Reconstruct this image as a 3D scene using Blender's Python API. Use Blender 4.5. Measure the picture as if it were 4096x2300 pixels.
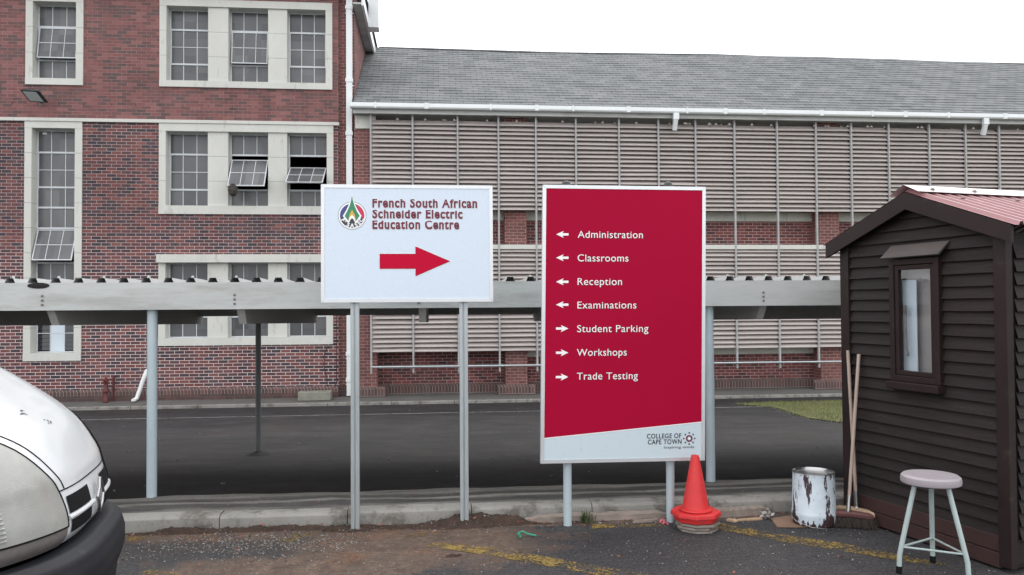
import bpy, bmesh, math, random
from math import sin, cos, pi, radians, atan2, sqrt
from mathutils import Vector, Matrix
random.seed(7)
scene = bpy.context.scene
for o in list(bpy.data.objects): bpy.data.objects.remove(o)
COL = scene.collection

# ---------------------------------------------------------------- camera
cam = bpy.data.cameras.new('camera'); cam_o = bpy.data.objects.new('camera', cam); COL.objects.link(cam_o)
cam.sensor_width = 36.0; cam.lens = 36.0*3215/4096; cam.clip_start = 0.05; cam.clip_end = 2000
YAW, PITCH, ROLL = radians(5.6), radians(1.33), 0.0065
fwd = Vector((sin(YAW)*cos(PITCH), cos(YAW)*cos(PITCH), sin(PITCH)))
r0 = Vector((cos(YAW), -sin(YAW), 0)); u0 = r0.cross(fwd)
rt = r0*cos(ROLL) - u0*sin(ROLL); up = u0*cos(ROLL) + r0*sin(ROLL)
Mx = Matrix((rt, up, -fwd)).transposed().to_4x4(); Mx.translation = Vector((0, 0, 1.62))
cam_o.matrix_world = Mx
scene.camera = cam_o

# ---------------------------------------------------------------- sky, sun, exposure (bright overcast day)
SUN_EL, SUN_AZ = radians(58), radians(20)       # azimuth from +Y towards +X: behind the long roof
world = bpy.data.worlds.new("World"); scene.world = world; world.use_nodes = True
wn = world.node_tree; wn.nodes.clear()
wo = wn.nodes.new('ShaderNodeOutputWorld'); bg = wn.nodes.new('ShaderNodeBackground')
sky = wn.nodes.new('ShaderNodeTexSky'); sky.sky_type = 'NISHITA'; sky.sun_disc = False
sky.sun_elevation = SUN_EL; sky.sun_rotation = SUN_AZ; sky.air_density = 1.0; sky.dust_density = 8.0; sky.ozone_density = 1.0
hs = wn.nodes.new('ShaderNodeHueSaturation'); hs.inputs['Saturation'].default_value = 0.30
wm = wn.nodes.new('ShaderNodeMix'); wm.data_type = 'RGBA'; wm.inputs['Factor'].default_value = 0.85
wm.inputs[7].default_value = (9.95, 10.0, 10.3, 1)         # even cloud layer veiling the sky
wn.links.new(sky.outputs[0], hs.inputs['Color']); wn.links.new(hs.outputs[0], wm.inputs[6])
wn.links.new(wm.outputs[2], bg.inputs['Color']); bg.inputs['Strength'].default_value = 0.14
wn.links.new(bg.outputs[0], wo.inputs['Surface'])
sl = bpy.data.lights.new('sun', 'SUN'); so = bpy.data.objects.new('sun', sl); COL.objects.link(so)
sl.energy = 0.5; sl.angle = radians(35); sl.color = (1.0, 0.96, 0.9)
sd = Vector((sin(SUN_AZ)*cos(SUN_EL), cos(SUN_AZ)*cos(SUN_EL), sin(SUN_EL)))
so.rotation_euler = sd.to_track_quat('Z', 'Y').to_euler()
scene.view_settings.view_transform = 'Standard'; scene.view_settings.look = 'None'
scene.view_settings.exposure = 0.70; scene.view_settings.gamma = 1.0
scene.cycles.max_bounces = 6

# ---------------------------------------------------------------- node helpers
def S2L(c): return tuple(((x/255)/12.92 if x/255 <= .04045 else ((x/255+.055)/1.055)**2.4) for x in c)
class N:
    def __init__(s, name):
        s.m = bpy.data.materials.new(name); s.m.use_nodes = True
        s.t = s.m.node_tree; s.t.nodes.clear()
        s.out = s.t.nodes.new('ShaderNodeOutputMaterial'); s.b = s.t.nodes.new('ShaderNodeBsdfPrincipled')
        s.t.links.new(s.b.outputs[0], s.out.inputs[0])
        s.tc = s.t.nodes.new('ShaderNodeTexCoord'); s.obj = s.tc.outputs['Object']
    def n(s, typ, **kw):
        x = s.t.nodes.new(typ)
        for k, v in kw.items():
            if k in ('operation', 'data_type', 'blend_type', 'feature', 'noise_dimensions', 'offset', 'distance', 'wave_type', 'bands_direction'): setattr(x, k, v)
        return x
    def l(s, a, b):
        if hasattr(a, 'links') or hasattr(a, 'is_linked'): s.t.links.new(a, b)
        else: b.default_value = a
    def math(s, op, a, b=0.0, clamp=False):
        x = s.t.nodes.new('ShaderNodeMath'); x.operation = op; x.use_clamp = clamp
        s.l(a, x.inputs[0]); s.l(b, x.inputs[1]); return x.outputs[0]
    def noise(s, scale, detail=4, rough=.6, vec=None, stretch=None):
        x = s.t.nodes.new('ShaderNodeTexNoise'); x.inputs['Scale'].default_value = scale
        x.inputs['Detail'].default_value = detail; x.inputs['Roughness'].default_value = rough
        v = vec or s.obj
        if stretch:
            mp = s.t.nodes.new('ShaderNodeMapping'); mp.inputs['Scale'].default_value = stretch
            s.t.links.new(v, mp.inputs['Vector']); v = mp.outputs[0]
        s.t.links.new(v, x.inputs['Vector']); return x.outputs['Fac']
    def ramp(s, fac, stops, interp='LINEAR'):
        x = s.t.nodes.new('ShaderNodeValToRGB'); x.color_ramp.interpolation = interp
        e = x.color_ramp.elements
        while len(e) < len(stops): e.new(.5)
        for i, (p, c) in enumerate(stops):
            e[i].position = p; e[i].color = (*c, 1) if isinstance(c, tuple) else (c, c, c, 1)
        s.t.links.new(fac, x.inputs[0]); return x.outputs[0]
    def mix(s, f, a, b, mode='MIX'):
        x = s.t.nodes.new('ShaderNodeMix'); x.data_type = 'RGBA'; x.blend_type = mode
        s.l(f, x.inputs['Factor'])
        for v, i in ((a, 6), (b, 7)):
            if isinstance(v, tuple): x.inputs[i].default_value = (*v[:3], 1)
            else: s.t.links.new(v, x.inputs[i])
        return x.outputs[2]
    def bump(s, h, strength=.3, dist=.01):
        x = s.t.nodes.new('ShaderNodeBump'); x.inputs['Strength'].default_value = strength; x.inputs['Distance'].default_value = dist
        s.t.links.new(h, x.inputs['Height']); s.t.links.new(x.outputs[0], s.b.inputs['Normal'])
    def col(s, c):
        if isinstance(c, tuple): s.b.inputs['Base Color'].default_value = (*c[:3], 1)
        else: s.t.links.new(c, s.b.inputs['Base Color'])
    def set(s, **kw):
        mp = dict(rough='Roughness', metal='Metallic', spec='Specular IOR Level', coat='Coat Weight', coatr='Coat Roughness', trans='Transmission Weight', alpha='Alpha')
        for k, v in kw.items(): s.l(v, s.b.inputs[mp[k]])
    def xyz(s):
        x = s.t.nodes.new('ShaderNodeSeparateXYZ'); s.t.links.new(s.obj, x.inputs[0]); return x.outputs
    def comb(s, x, y, z=0.0):
        c = s.t.nodes.new('ShaderNodeCombineXYZ')
        for v, i in ((x, 0), (y, 1), (z, 2)): s.l(v, c.inputs[i])
        return c.outputs[0]

def mat(name, c, rough=.6, var=.25, scale=3, fine=40, bump=.15, bdist=.004, metal=0, spec=.5, coat=0, dirt=None, stretch=None):
    """plain paint, metal, stone or plastic with blotchy variation, fine grain and optional dirt (colour, scale, threshold)"""
    k = N(name)
    n1 = k.noise(scale, 5, .65, stretch=stretch); n2 = k.noise(fine, 3, .6, stretch=stretch)
    f = k.math('ADD', k.math('MULTIPLY', n1, .7), k.math('MULTIPLY', n2, .3))
    lo = tuple(x*(1-var) for x in c); hi = tuple(min(1, x*(1+var)) for x in c)
    cc = k.ramp(f, [(.3, lo), (.7, hi)])
    if dirt:
        dn = k.ramp(k.noise(dirt[1], 6, .7, stretch=stretch), [(dirt[2], 0.0), (min(1, dirt[2]+.12), 1.0)])
        cc = k.mix(k.math('MULTIPLY', dn, dirt[3] if len(dirt) > 3 else .8), cc, dirt[0])
    k.col(cc); k.set(metal=metal, spec=spec, coat=coat)
    k.set(rough=k.math('ADD', k.math('MULTIPLY', n2, .2), rough-.1))
    if bump: k.bump(f, bump, bdist)
    return k.m

def brick_mat(name, stops, mortar, msize=.011, bw=.232, bh=.0805, mvar=.5, soldier=False, blotch=.35, repoint=None):
    k = N(name); x, y, z = k.xyz()
    u = k.math('ADD', x, y); wob = k.noise(1.3, 2)
    vec = k.comb(u, k.math('ADD', z, k.math('MULTIPLY', k.math('SUBTRACT', wob, .5), .012)))
    if soldier: bw, bh = .0805, 10.0
    bt = k.t.nodes.new('ShaderNodeTexBrick'); bt.offset = .5; bt.squash = 1.0
    bt.inputs['Scale'].default_value = 1; bt.inputs['Mortar Size'].default_value = msize*.5
    bt.inputs['Mortar Smooth'].default_value = .15
    bt.inputs['Brick Width'].default_value = bw; bt.inputs['Row Height'].default_value = bh
    bt.inputs['Color1'].default_value = (0, 0, 0, 1); bt.inputs['Color2'].default_value = (1, 1, 1, 1); bt.inputs['Mortar'].default_value = (.5, .5, .5, 1)
    k.t.links.new(vec, bt.inputs['Vector'])
    big = k.noise(.55, 4, .6); rnd = k.math('ADD', bt.outputs['Color'], k.math('MULTIPLY', k.math('SUBTRACT', big, .5), blotch*2.2))
    bc = k.ramp(rnd, stops)
    g = k.noise(30, 4, .7)
    bc = k.mix(.35, bc, k.ramp(g, [(.3, .35), (.7, 1.0)]), 'MULTIPLY')
    grime = k.ramp(k.noise(.9, 5, .65), [(.5, 0.0), (.75, 1.0)])
    bc = k.mix(k.math('MULTIPLY', grime, .25), bc, (.16, .13, .12))
    st = k.noise(1.0, 5, .65, stretch=(1.6, 1.6, .28)); bc = k.mix(.55, bc, k.ramp(st, [(.32, .55), (.5, .95), (.68, 1.25)]), 'MULTIPLY')
    mn = k.ramp(k.noise(1.1, 5, .7), [(.35, 0.0), (.65, 1.0)])
    mc = k.mix(k.math('MULTIPLY', mn, mvar), mortar, tuple(m*.35 for m in mortar))
    if repoint:        # lower courses were repointed with pale mortar
        rz, rc = repoint; rm = k.ramp(k.math('ADD', z, k.math('MULTIPLY', k.noise(.8, 4), .8)), [(0, 1.0), (1, 0.0)]) if False else k.math('SUBTRACT', 1.0, k.math('ADD', k.math('MULTIPLY', k.math('SUBTRACT', z, rz), .9), k.math('MULTIPLY', k.math('SUBTRACT', k.noise(.8, 4), .5), 1.2)), True)
        mc = k.mix(k.math('MULTIPLY', rm, k.math('SUBTRACT', 1.0, k.math('MULTIPLY', mn, .35))), mc, rc)
    cc = k.mix(bt.outputs['Fac'], bc, mc)
    k.col(cc); k.set(rough=.85, spec=.25)
    k.bump(k.math('ADD', k.math('MULTIPLY', bt.outputs['Fac'], -1.0), k.math('MULTIPLY', g, .4)), .5, .006)
    return k.m

# ---------------------------------------------------------------- mesh helpers
class MB:
    def __init__(s, org=(0, 0, 0)): s.v, s.f, s.o = [], [], Vector(org)
    def add(s, vs, fs):
        b = len(s.v); s.v += [Vector(p) for p in vs]; s.f += [tuple(b+i for i in f) for f in fs]; return s
    def quad(s, a, b, c, d): return s.add([a, b, c, d], [(0, 1, 2, 3)])
    def box(s, x0, x1, y0, y1, z0, z1):
        return s.add([(x0, y0, z0), (x1, y0, z0), (x1, y1, z0), (x0, y1, z0), (x0, y0, z1), (x1, y0, z1), (x1, y1, z1), (x0, y1, z1)],
                     [(0, 3, 2, 1), (4, 5, 6, 7), (0, 1, 5, 4), (1, 2, 6, 5), (2, 3, 7, 6), (3, 0, 4, 7)])
    def obox(s, c, dx, dy, dz):
        c, dx, dy, dz = Vector(c), Vector(dx), Vector(dy), Vector(dz)
        P = [c+dx*a+dy*b+dz*e for e in (-1, 1) for a, b in ((-1, -1), (1, -1), (1, 1), (-1, 1))]
        return s.add(P, [(0, 3, 2, 1), (4, 5, 6, 7), (0, 1, 5, 4), (1, 2, 6, 5), (2, 3, 7, 6), (3, 0, 4, 7)])
    def tube(s, pts, r, n=12, cap=True, r1=None):
        pts = [Vector(p) for p in pts]; rings = []; m = len(pts)
        prev = None
        for i, p in enumerate(pts):
            t = (pts[min(i+1, m-1)]-pts[max(i-1, 0)]).normalized()
            a = prev if prev else (Vector((0, 0, 1)) if abs(t.z) < .9 else Vector((1, 0, 0)))
            a = (a - t*a.dot(t)).normalized(); prev = a; b = t.cross(a)
            rr = r if r1 is None else r+(r1-r)*i/(m-1)
            rings.append([p+a*(rr*cos(2*pi*j/n))+b*(rr*sin(2*pi*j/n)) for j in range(n)])
        vs = [q for R in rings for q in R]; fs = []
        for i in range(m-1):
            for j in range(n): fs.append((i*n+j, i*n+(j+1) % n, (i+1)*n+(j+1) % n, (i+1)*n+j))
        if cap: fs += [tuple(range(n))[::-1], tuple(range((m-1)*n, m*n))]
        return s.add(vs, fs)
    def lathe(s, prof, c=(0, 0, 0), n=32, poly=None, sx=1, sy=1, cap=True):
        c = Vector(c); vs, fs = [], []; m = len(prof)
        for r, z in prof:
            for j in range(n):
                a = 2*pi*(j+.5)/n; q = poly(a) if poly else 1
                vs.append(c+Vector((r*cos(a)*q*sx, r*sin(a)*q*sy, z)))
        for i in range(m-1):
            for j in range(n): fs.append((i*n+j, i*n+(j+1) % n, (i+1)*n+(j+1) % n, (i+1)*n+j))
        if cap and prof[0][0] > 1e-4: fs.append(tuple(range(n))[::-1])
        if cap and prof[-1][0] > 1e-4: fs.append(tuple(range((m-1)*n, m*n)))
        return s.add(vs, fs)
    def prism(s, poly, fn, d0, d1):
        """polygon (a,b) swept from d0 to d1; fn(a,b,d) -> point"""
        n = len(poly); vs = [fn(a, b, d0) for a, b in poly]+[fn(a, b, d1) for a, b in poly]
        fs = [tuple(range(n)), tuple(range(n, 2*n))[::-1]]+[(i, n+i, n+(i+1) % n, (i+1) % n) for i in range(n)]
        return s.add(vs, fs)
    def grid(s, fn, nu, nv):
        vs = [fn(i/nu, j/nv) for j in range(nv+1) for i in range(nu+1)]
        fs = [(j*(nu+1)+i, j*(nu+1)+i+1, (j+1)*(nu+1)+i+1, (j+1)*(nu+1)+i) for j in range(nv) for i in range(nu)]
        return s.add(vs, fs)
    def wall(s, x0, x1, z0, z1, y, holes, depth=.3):
        xs = sorted({x0, x1, *[h[0] for h in holes], *[h[1] for h in holes]}); zs = sorted({z0, z1, *[h[2] for h in holes], *[h[3] for h in holes]})
        for a, b in zip(xs, xs[1:]):
            for c, d in zip(zs, zs[1:]):
                mx, mz = (a+b)/2, (c+d)/2
                if any(h[0] < mx < h[1] and h[2] < mz < h[3] for h in holes): continue
                s.quad((a, y, c), (b, y, c), (b, y, d), (a, y, d))
        for h in holes:
            a, b, c, d = h; e = y+depth
            s.quad((a, y, c), (a, y, d), (a, e, d), (a, e, c)); s.quad((b, y, c), (b, e, c), (b, e, d), (b, y, d))
            s.quad((a, y, d), (b, y, d), (b, e, d), (a, e, d)); s.quad((a, y, c), (a, e, c), (b, e, c), (b, y, c))
        return s
    def build(s, name, m, parent=None, smooth=False, bevel=0, seg=2, weld=False, recalc=True):
        me = bpy.data.meshes.new(name); me.from_pydata([tuple(p-s.o) for p in s.v], [], s.f)
        if weld or recalc:
            b = bmesh.new(); b.from_mesh(me)
            if weld: bmesh.ops.remove_doubles(b, verts=b.verts, dist=1e-4)
            if recalc: bmesh.ops.recalc_face_normals(b, faces=b.faces)
            b.to_mesh(me); b.free()
        if smooth:
            for p in me.polygons: p.use_smooth = True
            try: me.set_sharp_from_angle(angle=radians(smooth if smooth is not True else 40))
            except Exception: pass
        me.materials.append(m); o = bpy.data.objects.new(name, me); COL.objects.link(o)
        if bevel:
            bv = o.modifiers.new('bevel', 'BEVEL'); bv.width = bevel; bv.segments = seg; bv.limit_method = 'ANGLE'; bv.angle_limit = radians(40)
        if parent: o.parent = parent
        else: o.location = s.o
        return o

def tag(o, label=None, cat=None, group=None, kind=None):
    if label: o['label'] = label
    if cat: o['category'] = cat
    if group: o['group'] = group
    if kind: o['kind'] = kind
    return o
def thing(name, label, cat, loc=(0, 0, 0), rotz=0, group=None):
    o = bpy.data.objects.new(name, None); COL.objects.link(o); o.location = loc; o.rotation_euler = (0, 0, rotz); o.empty_display_size = .2
    return tag(o, label, cat, group)
def struct(mb, name, m, **kw): return tag(mb.build(name, m, **kw), kind='structure')

_txt = {}
def text_polys(body, offset=0.0, space=1.0):
    key = (body, offset, space)
    if key in _txt: return _txt[key]
    cu = bpy.data.curves.new('lettering', 'FONT'); cu.body = body; cu.size = 1; cu.offset = offset; cu.resolution_u = 6; cu.space_character = space
    o = bpy.data.objects.new('lettering', cu); COL.objects.link(o)
    bpy.context.view_layer.update(); dg = bpy.context.evaluated_depsgraph_get()
    me = bpy.data.meshes.new_from_object(o.evaluated_get(dg))
    r = ([(v.co.x, v.co.y) for v in me.vertices], [tuple(p.vertices) for p in me.polygons])
    bpy.data.objects.remove(o); bpy.data.curves.remove(cu); bpy.data.meshes.remove(me)
    _txt[key] = r; return r
CAPH = max(p[1] for p in text_polys('H')[0]); XH = max(p[1] for p in text_polys('x')[0])
def put_text(mb, body, x0, x1, z, caph, y, offset=0.0, xh=1, space=1.0):
    """lettering lying on a board that faces -Y: left edge x0, right edge x1, baseline z, capital height caph"""
    base = text_polys(body, 0.0, space)[0]; a0 = min(p[0] for p in base); a1 = max(p[0] for p in base)
    sx = (x1-x0)/(a1-a0); sz = caph/CAPH
    v, f = text_polys(body, offset, space)
    def lift(h):        # taller lower case: stretch up to the x-height, squeeze above it
        if xh == 1 or h <= 0 or h >= CAPH: return h
        return h*xh if h <= XH else XH*xh+(h-XH)*(CAPH-XH*xh)/(CAPH-XH)
    mb.add([(x0+(p[0]-a0)*sx, y, z+lift(p[1])*sz) for p in v], f)

# ---------------------------------------------------------------- materials
brick_red_stops = [(0.0, (.125, .092, .087)), (.3, (.175, .096, .091)), (.6, (.225, .100, .095)), (1.0, (.29, .14, .13))]
brick_mix_stops = [(0.0, (.060, .054, .064)), (.25, (.085, .062, .069)), (.45, (.125, .067, .069)), (.68, (.165, .066, .066)), (1.0, (.235, .095, .083))]
M_brick_up = brick_mat('brick upper storey', brick_red_stops, (.36, .215, .215), .009, mvar=.7)
M_brick_lo = brick_mat('brick lower storeys', brick_mix_stops, (.46, .37, .365), .0125, mvar=.6, repoint=(3.1, (.74, .62, .61)))
M_brick_b = brick_mat('brick of louvred wing', [(0, (.09, .055, .055)), (.35, (.17, .06, .06)), (1, (.27, .09, .085))], (.55, .44, .42), .012, mvar=.6)
M_brick_pier = brick_mat('orange brick pier', [(0, (.17, .078, .07)), (1, (.26, .11, .098))], (.5, .36, .34), .010, bw=.205, mvar=.6)
M_soldier = brick_mat('soldier course brick', [(0, (.095, .072, .067)), (1, (.165, .092, .083))], (.36, .31, .29), .010, soldier=True)
M_plinth = brick_mat('stained plinth brick', [(0, (.085, .064, .060)), (1, (.14, .078, .072))], (.16, .13, .12), .008)
M_stone = mat('cast stone surround', (.58, .585, .54), .8, .10, 1.2, 60, .12, .003, spec=.3, dirt=((.30, .295, .265), 2.4, .57, .55), stretch=(1.6, 1.6, .5))
M_steel_win = mat('painted steel glazing bar', (.56, .59, .61), .5, .10, 8, 50, 0, spec=.4)
k = N('obscured window glass'); gx = k.noise(.7, 3, .6); x, y, z = k.xyz(); wnz = k.t.nodes.new('ShaderNodeTexWhiteNoise'); k.t.links.new(k.comb(k.math('FLOOR', k.math('DIVIDE', k.math('ADD', x, .5), .325)), k.math('FLOOR', k.math('DIVIDE', z, .43))), wnz.inputs['Vector'])
gx = k.math('ADD', k.math('MULTIPLY', gx, .75), k.math('MULTIPLY', wnz.outputs['Value'], .25))
k.col(k.ramp(gx, [(.28, (.060, .064, .072)), (.5, (.10, .103, .108)), (.72, (.150, .150, .148))]))
k.set(rough=k.math('ADD', k.math('MULTIPLY', gx, .15), .16), spec=.5); k.bump(k.noise(140, 2), .12, .002); M_glass = k.m
k = N('clear dark window glass'); k.col((.02, .024, .028)); k.set(rough=.04, spec=.6); k.bump(k.noise(1.5, 2), .05, .01); M_glass_dark = k.m
M_dark = mat('unlit interior', (.015, .012, .011), .9, .2, 3, 30, 0)
M_white_pvc = mat('white painted metal', (.72, .75, .75), .38, .06, 2, 40, .05, .002, dirt=((.45, .45, .42), 3, .66, .4))
M_louvre = mat('beige louvre blade', (.43, .385, .362), .55, .14, 1.5, 30, .05, .002, dirt=((.30, .27, .25), 2.5, .6, .5), stretch=(.35, 1, 2))
M_louvre_post = mat('weathered louvre post', (.36, .36, .36), .6, .2, 5, 60, .1, dirt=((.22, .2, .18), 12, .55, .6))
M_galv = mat('galvanised steel', (.43, .47, .48), .42, .16, 9, 90, .08, .001, metal=.55, dirt=((.30, .31, .31), 25, .60, .6), stretch=(1, 1, .12))
M_blue_pole = mat('pale blue grey paint', (.42, .50, .53), .45, .07, 5, 60, .06, .001, dirt=((.26, .27, .26), 30, .68, .7))
M_pole_dark = mat('dull grey primer', (.16, .165, .165), .6, .15, 4, 40, .06)
M_alu = mat('brushed aluminium frame', (.66, .68, .69), .36, .06, 6, 80, .04, .001, metal=.6)
M_fascia = mat('weathered painted beam', (.47, .485, .47), .62, .16, 1.1, 14, .15, .003, dirt=((.33, .33, .31), 1.5, .50, .75), stretch=(.5, 1, 3))
M_roofsheet = mat('off white roof sheet', (.38, .39, .385), .5, .10, 2, 30, .05, dirt=((.25, .24, .22), 5, .62, .6))
M_rafter = mat('grey painted rafter', (.42, .42, .40), .65, .12, 2, 30, .08)
M_bolt = mat('rusty bolt head', (.20, .17, .15), .6, .3, 30, 80, .1, metal=.4)
k = N('roof slate'); x, y, z = k.xyz()
row = k.math('FLOOR', k.math('DIVIDE', k.math('ADD', y, 100.0), .1870))
bt = k.t.nodes.new('ShaderNodeTexBrick'); bt.offset = .5; bt.inputs['Scale'].default_value = 1
bt.inputs['Brick Width'].default_value = .30; bt.inputs['Row Height'].default_value = .187; bt.inputs['Mortar Size'].default_value = .006
bt.inputs['Color1'].default_value = (0, 0, 0, 1); bt.inputs['Color2'].default_value = (1, 1, 1, 1); bt.inputs['Mortar'].default_value = (.5, .5, .5, 1)
k.t.links.new(k.comb(k.math('ADD', x, k.math('MULTIPLY', k.noise(3, 1), .06)), k.math('ADD', y, 99.99)), bt.inputs['Vector'])
sc = k.ramp(bt.outputs['Color'], [(0, (.135, .146, .154)), (.5, (.165, .176, .182)), (1, (.20, .208, .212))])
sc = k.mix(.4, sc, k.ramp(k.noise(14, 5, .7), [(.3, .55), (.7, 1.0)]), 'MULTIPLY')
sc = k.mix(k.ramp(k.noise(.45, 4, .6), [(.48, 0.0), (.72, .3)]), sc, (.22, .22, .205))
sc = k.mix(bt.outputs['Fac'], sc, (.045, .048, .052)); k.col(sc); k.set(rough=.8, spec=.15)
k.bump(k.math('ADD', k.math('MULTIPLY', bt.outputs['Fac'], -1.0), k.math('MULTIPLY', k.noise(20, 3), .5)), .4, .006); M_slate = k.m
M_sign_white = mat('white sign panel', (.60, .685, .775), .28, .001, 1, 20, 0, coat=.2)
M_sign_low = mat('pale lower panel', (.55, .645, .69), .3, .001, 1, 20, 0, coat=.2)
M_sign_red = mat('crimson sign vinyl', (.36, .001, .030), .6, .05, 1.2, 40, 0, spec=.1)
M_letter_white = mat('white lettering vinyl', (.86, .86, .86), .4, .02, 2, 20, 0)
M_letter_dark = mat('charcoal lettering vinyl', (.03, .035, .045), .4, .05, 2, 20, 0)
M_letter_maroon = mat('maroon lettering vinyl', (.15, .018, .042), .5, .05, 2, 20, 0)
M_arrow_red = mat('red arrow vinyl', (.50, .004, .035), .6, .03, 2, 20, 0, spec=.1)
M_logo_blue = mat('logo blue', (.04, .055, .22), .4, .03, 2, 20, 0)
M_logo_red = mat('logo red', (.55, .02, .09), .4, .03, 2, 20, 0)
M_logo_green = mat('logo green', (.03, .22, .10), .4, .03, 2, 20, 0)
M_logo_gold = mat('logo gold', (.62, .38, .06), .4, .03, 2, 20, 0)
M_cap = mat('black plastic cap', (.025, .025, .027), .45, .1, 5, 50, 0)
M_conc_kerb = mat('worn concrete kerb', (.27, .262, .24), .9, .22, 2.5, 70, .35, .006, spec=.2, dirt=((.105, .095, .082), 4.5, .50, .75))
M_conc_dark = mat('mossy concrete', (.24, .24, .20), .9, .25, 6, 50, .3, spec=.2)
M_cone = mat('faded red cone plastic', (.60, .026, .028), .55, .12, 7, 80, .1, .002, dirt=((.27, .07, .06), 22, .58, .65))
M_cone_dirty = mat('dirty grey rubber', (.22, .19, .165), .8, .2, 8, 60, .25, .004, dirt=((.17, .12, .10), 10, .5, .7))
M_wood_grey = mat('weathered timber', (.24, .20, .17), .85, .35, 4, 60, .5, .006, stretch=(.15, 2.5, 2.5))
M_handle = mat('worn broom handle', (.40, .31, .26), .6, .22, 6, 60, .1, stretch=(3, 3, .3))
M_chrome = mat('dull chrome', (.42, .42, .42), .3, .06, 8, 60, 0, metal=1)
M_bristle = mat('dark broom bristle', (.05, .038, .032), .9, .4, 30, 120, .8, .01, stretch=(3, 3, .2))
M_block = mat('red painted broom block', (.11, .042, .038), .6, .2, 10, 60, .1)
M_block_edge = mat('bare wood broom block', (.42, .29, .19), .65, .2, 8, 60, .1)
M_stool_leg = mat('pale green grey enamel', (.36, .43, .42), .4, .10, 9, 60, .08, .002, dirt=((.17, .12, .09), 24, .66, .8))
M_stool_seat = mat('faded mauve seat', (.32, .288, .305), .5, .10, 5, 50, .1, .002, dirt=((.30, .24, .26), 7, .55, .5))
M_rubber = mat('black rubber', (.010, .010, .011), .85, .2, 12, 60, .1, spec=.1)
k = N('dark stained weatherboard'); g1 = k.noise(5, 5, .7, stretch=(.5, .5, 7)); g2 = k.noise(60, 3, .7, stretch=(.6, .6, 5)); g3 = k.noise(1.6, 3, .6)
wc = k.ramp(k.math('ADD', k.math('MULTIPLY', g1, .55), k.math('MULTIPLY', g2, .45)), [(.3, (.009, .007, .007)), (.55, (.020, .0155, .015)), (.75, (.046, .038, .037))])
x, y, z = k.xyz(); wn2 = k.t.nodes.new('ShaderNodeTexWhiteNoise'); k.t.links.new(k.comb(k.math('FLOOR', k.math('DIVIDE', k.math('SUBTRACT', z, .197), .0805)), 0.0), wn2.inputs['Vector'])
wc = k.mix(.8, wc, k.ramp(wn2.outputs['Value'], [(0, .6), (1, 1.35)]), 'MULTIPLY')
wc = k.mix(k.ramp(g3, [(.45, 0.0), (.75, .5)]), wc, (.028, .0135, .0135)); k.col(wc); k.set(rough=.72, spec=.3)
k.bump(k.math('ADD', g1, k.math('MULTIPLY', g2, .6)), .6, .006); M_board = k.m
M_trim = mat('dark maroon trim', (.018, .0095, .0093), .6, .3, 5, 60, .25, .003, spec=.3, dirt=((.06, .045, .04), 8, .62, .5))
M_redsheet = mat('red corrugated sheet', (.30, .15, .155), .38, .08, 3, 40, .04, .001, dirt=((.52, .33, .32), 6, .6, .5))
M_ridge = mat('pale ridge cap', (.62, .54, .53), .35, .06, 4, 40, .05, dirt=((.45, .3, .3), 14, .62, .5))  # ridge cap coloured much paler than the red roof sheets
M_blind = mat('pale blind board', (.60, .68, .74), .5, .03, 3, 30, 0)
M_innerwall = mat('grey inner lining', (.30, .275, .27), .7, .08, 6, 40, .05)
k = N('hut window pane'); tr = k.t.nodes.new('ShaderNodeBsdfTransparent'); gl = k.t.nodes.new('ShaderNodeBsdfGlossy'); gl.inputs['Roughness'].default_value = .03
mx = k.t.nodes.new('ShaderNodeMixShader'); mx.inputs[0].default_value = .10; tr.inputs[0].default_value = (.92, .94, .95, 1)
k.t.links.new(tr.outputs[0], mx.inputs[1]); k.t.links.new(gl.outputs[0], mx.inputs[2]); k.t.links.new(mx.outputs[0], k.out.inputs[0]); M_pane = k.m
k = N('white van paint'); k.col(k.ramp(k.noise(2.2, 5, .65), [(.3, (.56, .58, .59)), (.7, (.60, .62, .63))])); k.set(rough=.22, spec=.5, coat=.5, coatr=.06)
drops = k.t.nodes.new('ShaderNodeTexVoronoi'); drops.inputs['Scale'].default_value = 90; k.t.links.new(k.obj, drops.inputs['Vector'])
k.bump(k.ramp(drops.outputs['Distance'], [(0.0, 1.0), (.25, 0.0)]), .06, .002); M_van = k.m
k = N('hazy headlamp lens'); hz = k.noise(6, 5, .65)
k.col(k.ramp(hz, [(.3, (.26, .265, .245)), (.7, (.34, .345, .32))])); k.set(rough=.30, spec=.5, coat=.35, coatr=.12)
vd = k.t.nodes.new('ShaderNodeTexVoronoi'); vd.inputs['Scale'].default_value = 75; k.t.links.new(k.obj, vd.inputs['Vector'])
k.bump(k.ramp(vd.outputs['Distance'], [(0.0, 1.0), (.3, 0.0)]), .25, .004); M_lens = k.m
M_smoked = mat('smoked indicator lens', (.16, .145, .14), .15, .2, 5, 40, 0, coat=.8)
M_bumper = mat('faded black bumper', (.016, .017, .021), .58, .28, 5, 90, .2, .002, dirt=((.05, .048, .047), 7, .60, .5), spec=.22)
M_glass_car = mat('car glass', (.02, .024, .028), .05, .05, 2, 20, 0, spec=.6)
M_red_paint = mat('old red paint', (.10, .016, .018), .55, .2, 10, 60, .2)
M_nest = mat('dry brown twigs', (.10, .085, .075), .95, .4, 30, 90, .8, .02)
M_cardboard = mat('damp cardboard', (.20, .125, .085), .9, .2, 8, 60, .2)
M_green = mat('green strap plastic', (.03, .26, .16), .5, .1, 8, 40, 0)
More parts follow.
